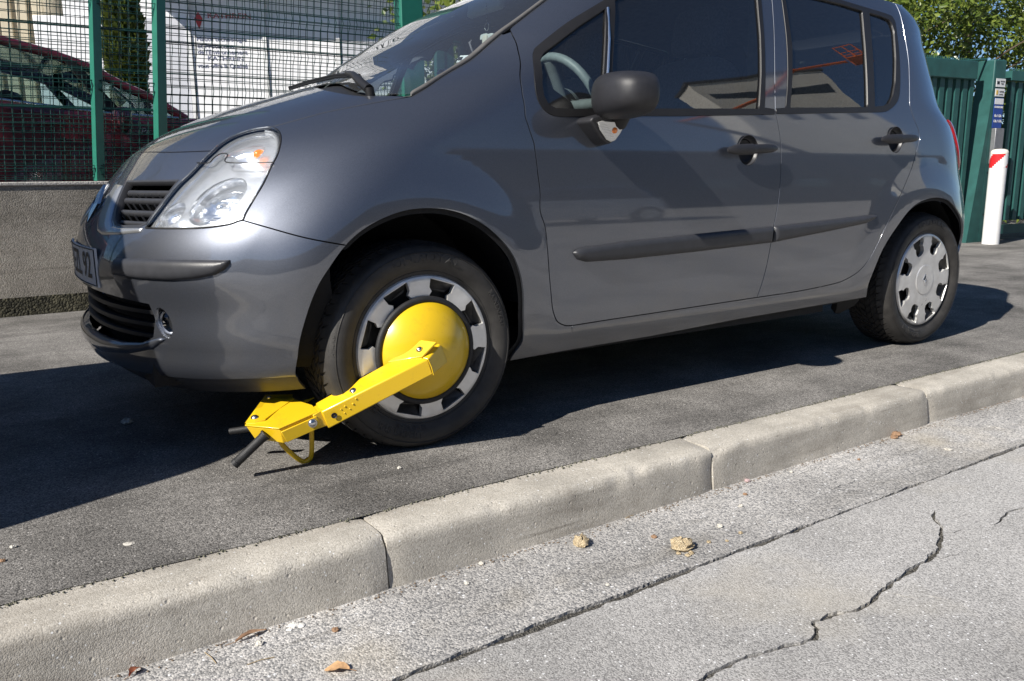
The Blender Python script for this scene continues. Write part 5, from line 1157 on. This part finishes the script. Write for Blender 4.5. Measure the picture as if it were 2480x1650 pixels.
# ================================================================== sliding gate, post, bollard, hedge trees on the right
GG=M['gate']
def gl(x): return 2.66-(x-1.9)*.105
ga=math.atan(-.105)
gt=empty('sliding_gate',(1.95,gl(1.95),0),(0,0,ga)); tag(gt,'green steel sliding gate of upright blades under a deep top beam','gate')
GLn=(8.02-1.95)/math.cos(ga)
m=MB(); m.box((GLn/2,0,1.80),(GLn,.12,.185)); o=m.build('top_beam',GG,gt); bev(o,.01)
m=MB(); m.box((GLn/2,0,.16),(GLn,.10,.14)); o=m.build('bottom_beam',GG,gt); bev(o,.008)
sl=MB(); sl.box((0,0,.97),(.072,.045,1.50)); slm=sl.mesh('slat',GG)
k=0; x=.10
while x<GLn-.05: mkm('slat',slm,gt,(x,0,0)); x+=.125; k+=1
m=MB(); x=.02
while x<GLn-.08: m.box((x,0,1.9075),(.010,.006,.032)); x+=.030
o=m.build('comb_teeth',GG,gt); o['kind']='stuff'
for x in (.03,GLn-.03):
    m=MB(); m.box((x,0,.97),(.06,.06,1.50)); m.build('end_post',GG,gt)
gpst=empty('gate_post',(8.33,1.985,0),(0,0,ga)); tag(gpst,'square green steel gate post with stickers and a letterbox beside the bollard','gate post')
m=MB(); m.box((0,0,.96),(.20,.20,1.92)); o=m.build('post_tube',GG,gpst); bev(o,.012,3)
m=MB(); m.hexa([(-.30,-.10,0),(-.10,-.10,0),(-.10,.10,0),(-.30,.10,0)],[(-.12,-.10,1.35),(-.1005,-.10,1.60),(-.1005,.10,1.60),(-.12,.10,1.35)]); m.build('gusset',GG,gpst)
m=MB(); m.tube([(-.1,0,1.93),(-.42,0,1.90)],.012,6); m.build('guide_arm',GG,gpst)
def plate_(nm,z,h,wd,mat,parent,x=0.02,t=.004): 
    m=MB(); m.box((x,-.102-t/2,z),(wd,t,h)); return m.build(nm,mat,parent)
WS=pm('sticker_white',(.72,.72,.72),.4); BS=pm('sticker_blue',(.02,.06,.28),.4)
s1=plate_('camera_sticker',1.685,.085,.155,WS,gpst); plate_('sticker_mark',1.685,.03,.04,M['ink'],s1,-.025,.006)
s2=plate_('hazard_sticker',1.585,.08,.155,WS,gpst); plate_('sticker_mark',1.585,.045,.03,pm('amber_mark',(.6,.4,.08),.5),s2,-.03,.006)
s3=plate_('hours_sign',1.375,.31,.155,BS,gpst); plate_('sign_head',1.495,.06,.145,WS,s3,.02,.006)
def gtext(t,z,size,mat,parent,x=.02,bold=.0012):
    tv,tf=text_mesh(t,size,.0005,bold); mk('sign_lettering',[(p[0]+x,-.1085-p[2],p[1]+z) for p in tv],tf,mat,parent)
gtext('OUVERTURE',1.435,.026,WS,s3); gtext('8h / 12h',1.345,.036,WS,s3); gtext('13h / 17h',1.290,.036,WS,s3)
gtext('SITE SOUS',1.70,.016,M['ink'],s1,.045,.0004); gtext('VIDEO',1.675,.016,M['ink'],s1,.045,.0004); gtext('DANGER',1.595,.018,M['ink'],s2,.045,.0004); gtext('portail auto',1.567,.015,M['ink'],s2,.04,.0003)
m=MB(); m.box((.02,-.125,1.03),(.145,.05,.37)); lb=m.build('letterbox',pm('galvanised',(.33,.33,.34),.42,.7,var=.1,vscale=20),gpst); bev(lb,.004)
plate2=MB(); plate2.box((.03,-.153,.885),(.10,.006,.045)); plate2.build('letterbox_label',WS,lb)
m=MB(); m.lathe([(.012,-.157),(.010,-.162),(.001,-.163)],14,c=(.0,0,.97),ax='y'); m.build('letterbox_lock',M['steel'],lb,50)
m=MB(); 
for z in (.30,.75): m.lathe([(.012,-.1015),(.0005,-.102)],14,c=(-.05,0,z),ax='y')
m.build('bolt_hole',M['black'],gpst); 
# fence beyond the post
f2=empty('blade_fence',(8.62,1.955,0),(0,0,ga)); tag(f2,'green blade fence beyond the gate post with a comb along its top','fence')
m=MB(); m.box((3.0,0,1.78),(6.0,.10,.10)); m.build('top_rail',GG,f2); m=MB(); m.box((3.0,0,.12),(6,.08,.10)); m.build('bottom_rail',GG,f2)
for q in range(44): mkm('slat',slm,f2,(.08+q*.135,0,0),scale=(1,1,1.0))
m=MB(); x=.02
while x<6: m.box((x,0,1.846),(.010,.006,.032)); x+=.030
o=m.build('comb_teeth',GG,f2); o['kind']='stuff'
# white bollard with a red and white band
bo=empty('bollard',(8.086,1.693,0)); tag(bo,'white round bollard with a red striped band near its top','bollard')
m=MB(); m.lathe([(.083,0),(.083,.80)],32,ax='z'); m.build('shaft',pm('bollard_white',(.74,.74,.73),.5,var=.06,vscale=12),bo,50)
m=MB(); m.lathe([(.083,.94),(.083,.965),(.07,.982),(.04,.991),(.0005,.993)],32,ax='z'); m.build('cap',pm('bollard_cap',(.70,.66,.58),.6,var=.1,vscale=20),bo,50)
RW=pm('reflective_red',(.58,.02,.025),.35); V=[];F=[[],[]]; n=32; nz=8
for j in range(nz+1):
    for i in range(n): a=2*math.pi*i/n; V.append((.0845*math.cos(a),.0845*math.sin(a),.80+.14*j/nz))
for j in range(nz):
    for i in range(n):
        q=(j*n+i,j*n+(i+1)%n,(j+1)*n+(i+1)%n,(j+1)*n+i); F[int(((i+ (nz-j)*1.0+1)//8)%2)].append(q)
mk('red_band',V,F[0],RW,bo,smooth=50); mk('white_band',V,F[1],WS,bo,smooth=50)
# hedge trees behind the gate
LM=leafmat('laurel_leaf',(.07,.12,.016),(.22,.27,.05),.3,.35,.6)
def hedgetree(name,x,y,h,rx,rz,n,label,seed,ls=.075):
    global rng
    rng=np.random.default_rng(seed); t=empty(name,(x,y,0)); tag(t,label,'tree','trees behind the gate')
    bk=pm('hedge_bark',(.11,.085,.06),.9,var=.3,vscale=30); m=MB(); m.tube([(0,0,0),(.05,.02,h*.3),(.02,.05,h*.6),(.05,0,h*.9)],[.09,.075,.05,.02],8); m.build('trunk',bk,t,60)
    clumps=[]
    for k in range(90):
        a=rng.random()*6.28; q=rng.random()**.5; zc=.25+(h-.4)*rng.random(); e=math.sqrt(max(.08,1-((zc-h*.55)/(h*.55))**2)); clumps.append((q*rx*e*math.cos(a),q*rx*.8*e*math.sin(a),zc,.22+.30*rng.random()))
    m=MB()
    for c in clumps[::3]: m.tube([(.03,.02,max(.2,c[2]-.6)),(c[0]*.5,c[1]*.5,c[2]-.25),(c[0],c[1],c[2])],[.022,.014,.006],5)
    m.build('limbs',bk,t,60)
    m=MB()
    for k in range(n):
        c=clumps[rng.integers(len(clumps))]; d=rng.normal(size=3); d/=np.linalg.norm(d); rr=c[3]*(.45+.6*rng.random()**.6); p=Vector((c[0]+d[0]*rr,c[1]+d[1]*rr,max(.05,c[2]+d[2]*rr*.8)))
        ax=Vector(d+rng.normal(size=3)*.7+np.array([0,0,.15])).normalized(); b=ax.orthogonal(); b=(Matrix.Rotation(rng.random()*6.28,3,ax)@b).normalized(); s=ls*(.6+.7*rng.random()); nn=ax.cross(b)
        m.add([p,p+ax*s*.45+b*s*.26+nn*s*.05,p+ax*s,p+ax*s*.45-b*s*.26+nn*s*.05],[(0,1,2),(0,2,3)])
    m.build('crown',LM,t)
for k,(x,y,h,rx) in enumerate(((3.4,4.2,2.6,1.0),(5.2,4.0,3.0,1.1),(7.2,4.1,3.6,1.25),(9.2,4.0,4.0,1.35),(11.2,3.8,4.2,1.5),(13.4,3.9,4.6,1.6))):
    lab=('low shrubby hedge tree behind the gate, the one nearest the mesh fence','low hedge tree behind the gate between two other hedge trees','glossy leaved hedge tree behind the car tail, over the gate beam','tall glossy leaved tree rising right behind the gate post','broad hedge tree beyond the gate post, over the blade fence','farthest and tallest hedge tree at the end of the blade fence')[k]
    hedgetree('hedge_tree',x,y,h,rx,0,15000 if k>1 else 5000,lab,100+k,.085)
# ================================================================== other side of the street and the car ahead (outside the frame: they cast the shade and fill the reflections)
def shellcar(name,label,paint,loc,rz):
    e=empty(name,loc,(0,0,rz)); tag(e,label,'car')
    def grid(z0,z1,nz,nm,mat):
        V=[];F=[]; us=np.concatenate([np.linspace(0,1,14),1+np.linspace(.03,1,40)])
        na=2*len(us)-1
        for z in np.linspace(z0,z1,nz):
            a=float(XF(z)+LL(z)); b=float(XR(z))
            uu=[u if u<=1 else 1+(u-1)*(b-a-.005) for u in us]
            P=S(np.array(uu),np.full(len(uu),z)); Pn=P[::-1]*np.array([1,-1,1]); V+= [tuple(p) for p in Pn[:-1]]+[tuple(p) for p in P]
        for i in range(nz-1):
            for k in range(na-1): F.append((i*na+k,i*na+k+1,(i+1)*na+k+1,(i+1)*na+k))
        return mk(nm,V,F,mat,e,smooth=50)
    grid(.2,.95,22,'body',paint); grid(.95,1.47,14,'glasshouse',pm('dark_car_glass',(.02,.025,.03),.05,coat=1))
    mkm('roof',rf.data,e)
    for x in (0,2.482):
        for y in (-.80,.80):
            m=MB(); m.lathe([(.001,-.07),(.17,-.075),(.20,-.09),(.27,-.095),(.295,-.07),(.295,.07),(.27,.095),(.20,.09),(.17,.075),(.001,.07)],36,c=(x,y,.295),ax='y'); m.build('wheel',M['tyre'],e,50)
            m=MB(); m.lathe([(.001,(.082 if y>0 else -.082)),(.19,(.086 if y>0 else -.086))],32,c=(x,y,.295),ax='y'); m.build('hubcap',M['hub'],e,50)
    return e
shellcar('car_ahead','dark navy hatchback parked nose to tail ahead of the clamped car',M['navy'],(-4.42,-.06,.0),0)
shellcar('opposite_car','white hatchback parked on the far side of the street',M['white_paint'],(5.2,-9.2,-.12),R_(4))

# far side: low grey works building, a white block and an orange boom lift
wk=empty('works_building',(14,-21,-.12)); tag(wk,'long low grey works building across the street','building')
GWm=pm('works_cladding',(.10,.105,.10),.7,var=.15,vscale=1.2); m=MB(); m.box((-40,-3,3.1),(190,6,6.2)); m.build('wall',GWm,wk)
m=MB(); m.box((-40,.02,6.25),(190.4,.3,.25)); m.build('roof_edge',pm('roof_edge',(.25,.26,.27),.6),wk)
dk=pm('works_window',(.03,.04,.05),.1,coat=1)
for q in range(20):
    m=MB(); m.box((-76+q*6.1,.03,2.6),(2.6,.06,1.1)); m.build('window',dk,wk)
bk2=empty('white_block',(45.5,-30.5,-.12),(0,0,R_(-57))); tag(bk2,'tall white block with a dark window band across the street','building')
m=MB(); m.box((0,0,12.6),(6.0,10.5,25.2)); m.build('wall',pm('block_render',(.70,.67,.60),.7,var=.06,vscale=.8),bk2)
m=MB(); m.box((-3.01,0,22.6),(.06,9.4,1.2)); m.build('window_band',dk,bk2)
m=MB(); m.box((0,0,25.35),(6.4,10.9,.3)); m.build('parapet',pm('parapet',(.05,.05,.055),.6),bk2)
for q in range(4):
    m=MB(); m.box((-3.01,-3.6+q*2.4,16.6),(.06,.8,1.9)); m.build('window',dk,bk2)
ORG=pm('lift_orange',(.62,.12,.02),.4,coat=.3)
bl_=empty('boom_lift',(29.6,-16.0,-.12),(0,0,R_(64))); tag(bl_,'orange articulated boom lift standing across the street','boom lift')
m=MB(); m.box((0,0,.75),(2.6,1.4,.7)); m.build('chassis',M['trim'],bl_); 
for x in (-.9,.9):
    for y in (-.7,.7):
        m=MB(); m.lathe([(.001,-.13),(.3,-.14),(.42,-.1),(.42,.1),(.3,.14),(.001,.13)],24,c=(x,y,.42),ax='y'); m.build('wheel',M['tyre'],bl_,50)
def seg(a,b,w_,nm,mt=None): 
    m=MB(); m.tube([a,b],w_,4); m.build(nm,mt or ORG,bl_)
seg((.2,0,1.1),(-8.6,0,11.2),.20,'lower_boom',M['trim']); seg((-8.6,0,11.2),(-.6,0,16.3),.16,'upper_boom'); seg((-.6,0,16.3),(2.2,0,16.0),.12,'jib')
bs=empty('basket',(0,0,0),parent=bl_); m=MB(); m.box((2.9,0,15.9),(1.0,1.8,.08)); m.build('basket_floor',ORG,bs)
m=MB()
for z in (16.4,17.0): m.tube([(2.4,-.9,z),(3.4,-.9,z),(3.4,.9,z),(2.4,.9,z)],.035,6,closed=True)
for p in ((2.4,-.9),(3.4,-.9),(3.4,.9),(2.4,.9),(2.9,-.9),(2.9,.9)): m.tube([(*p,15.9),(*p,17.0)],.035,6)
m.build('basket_rail',ORG,bs)
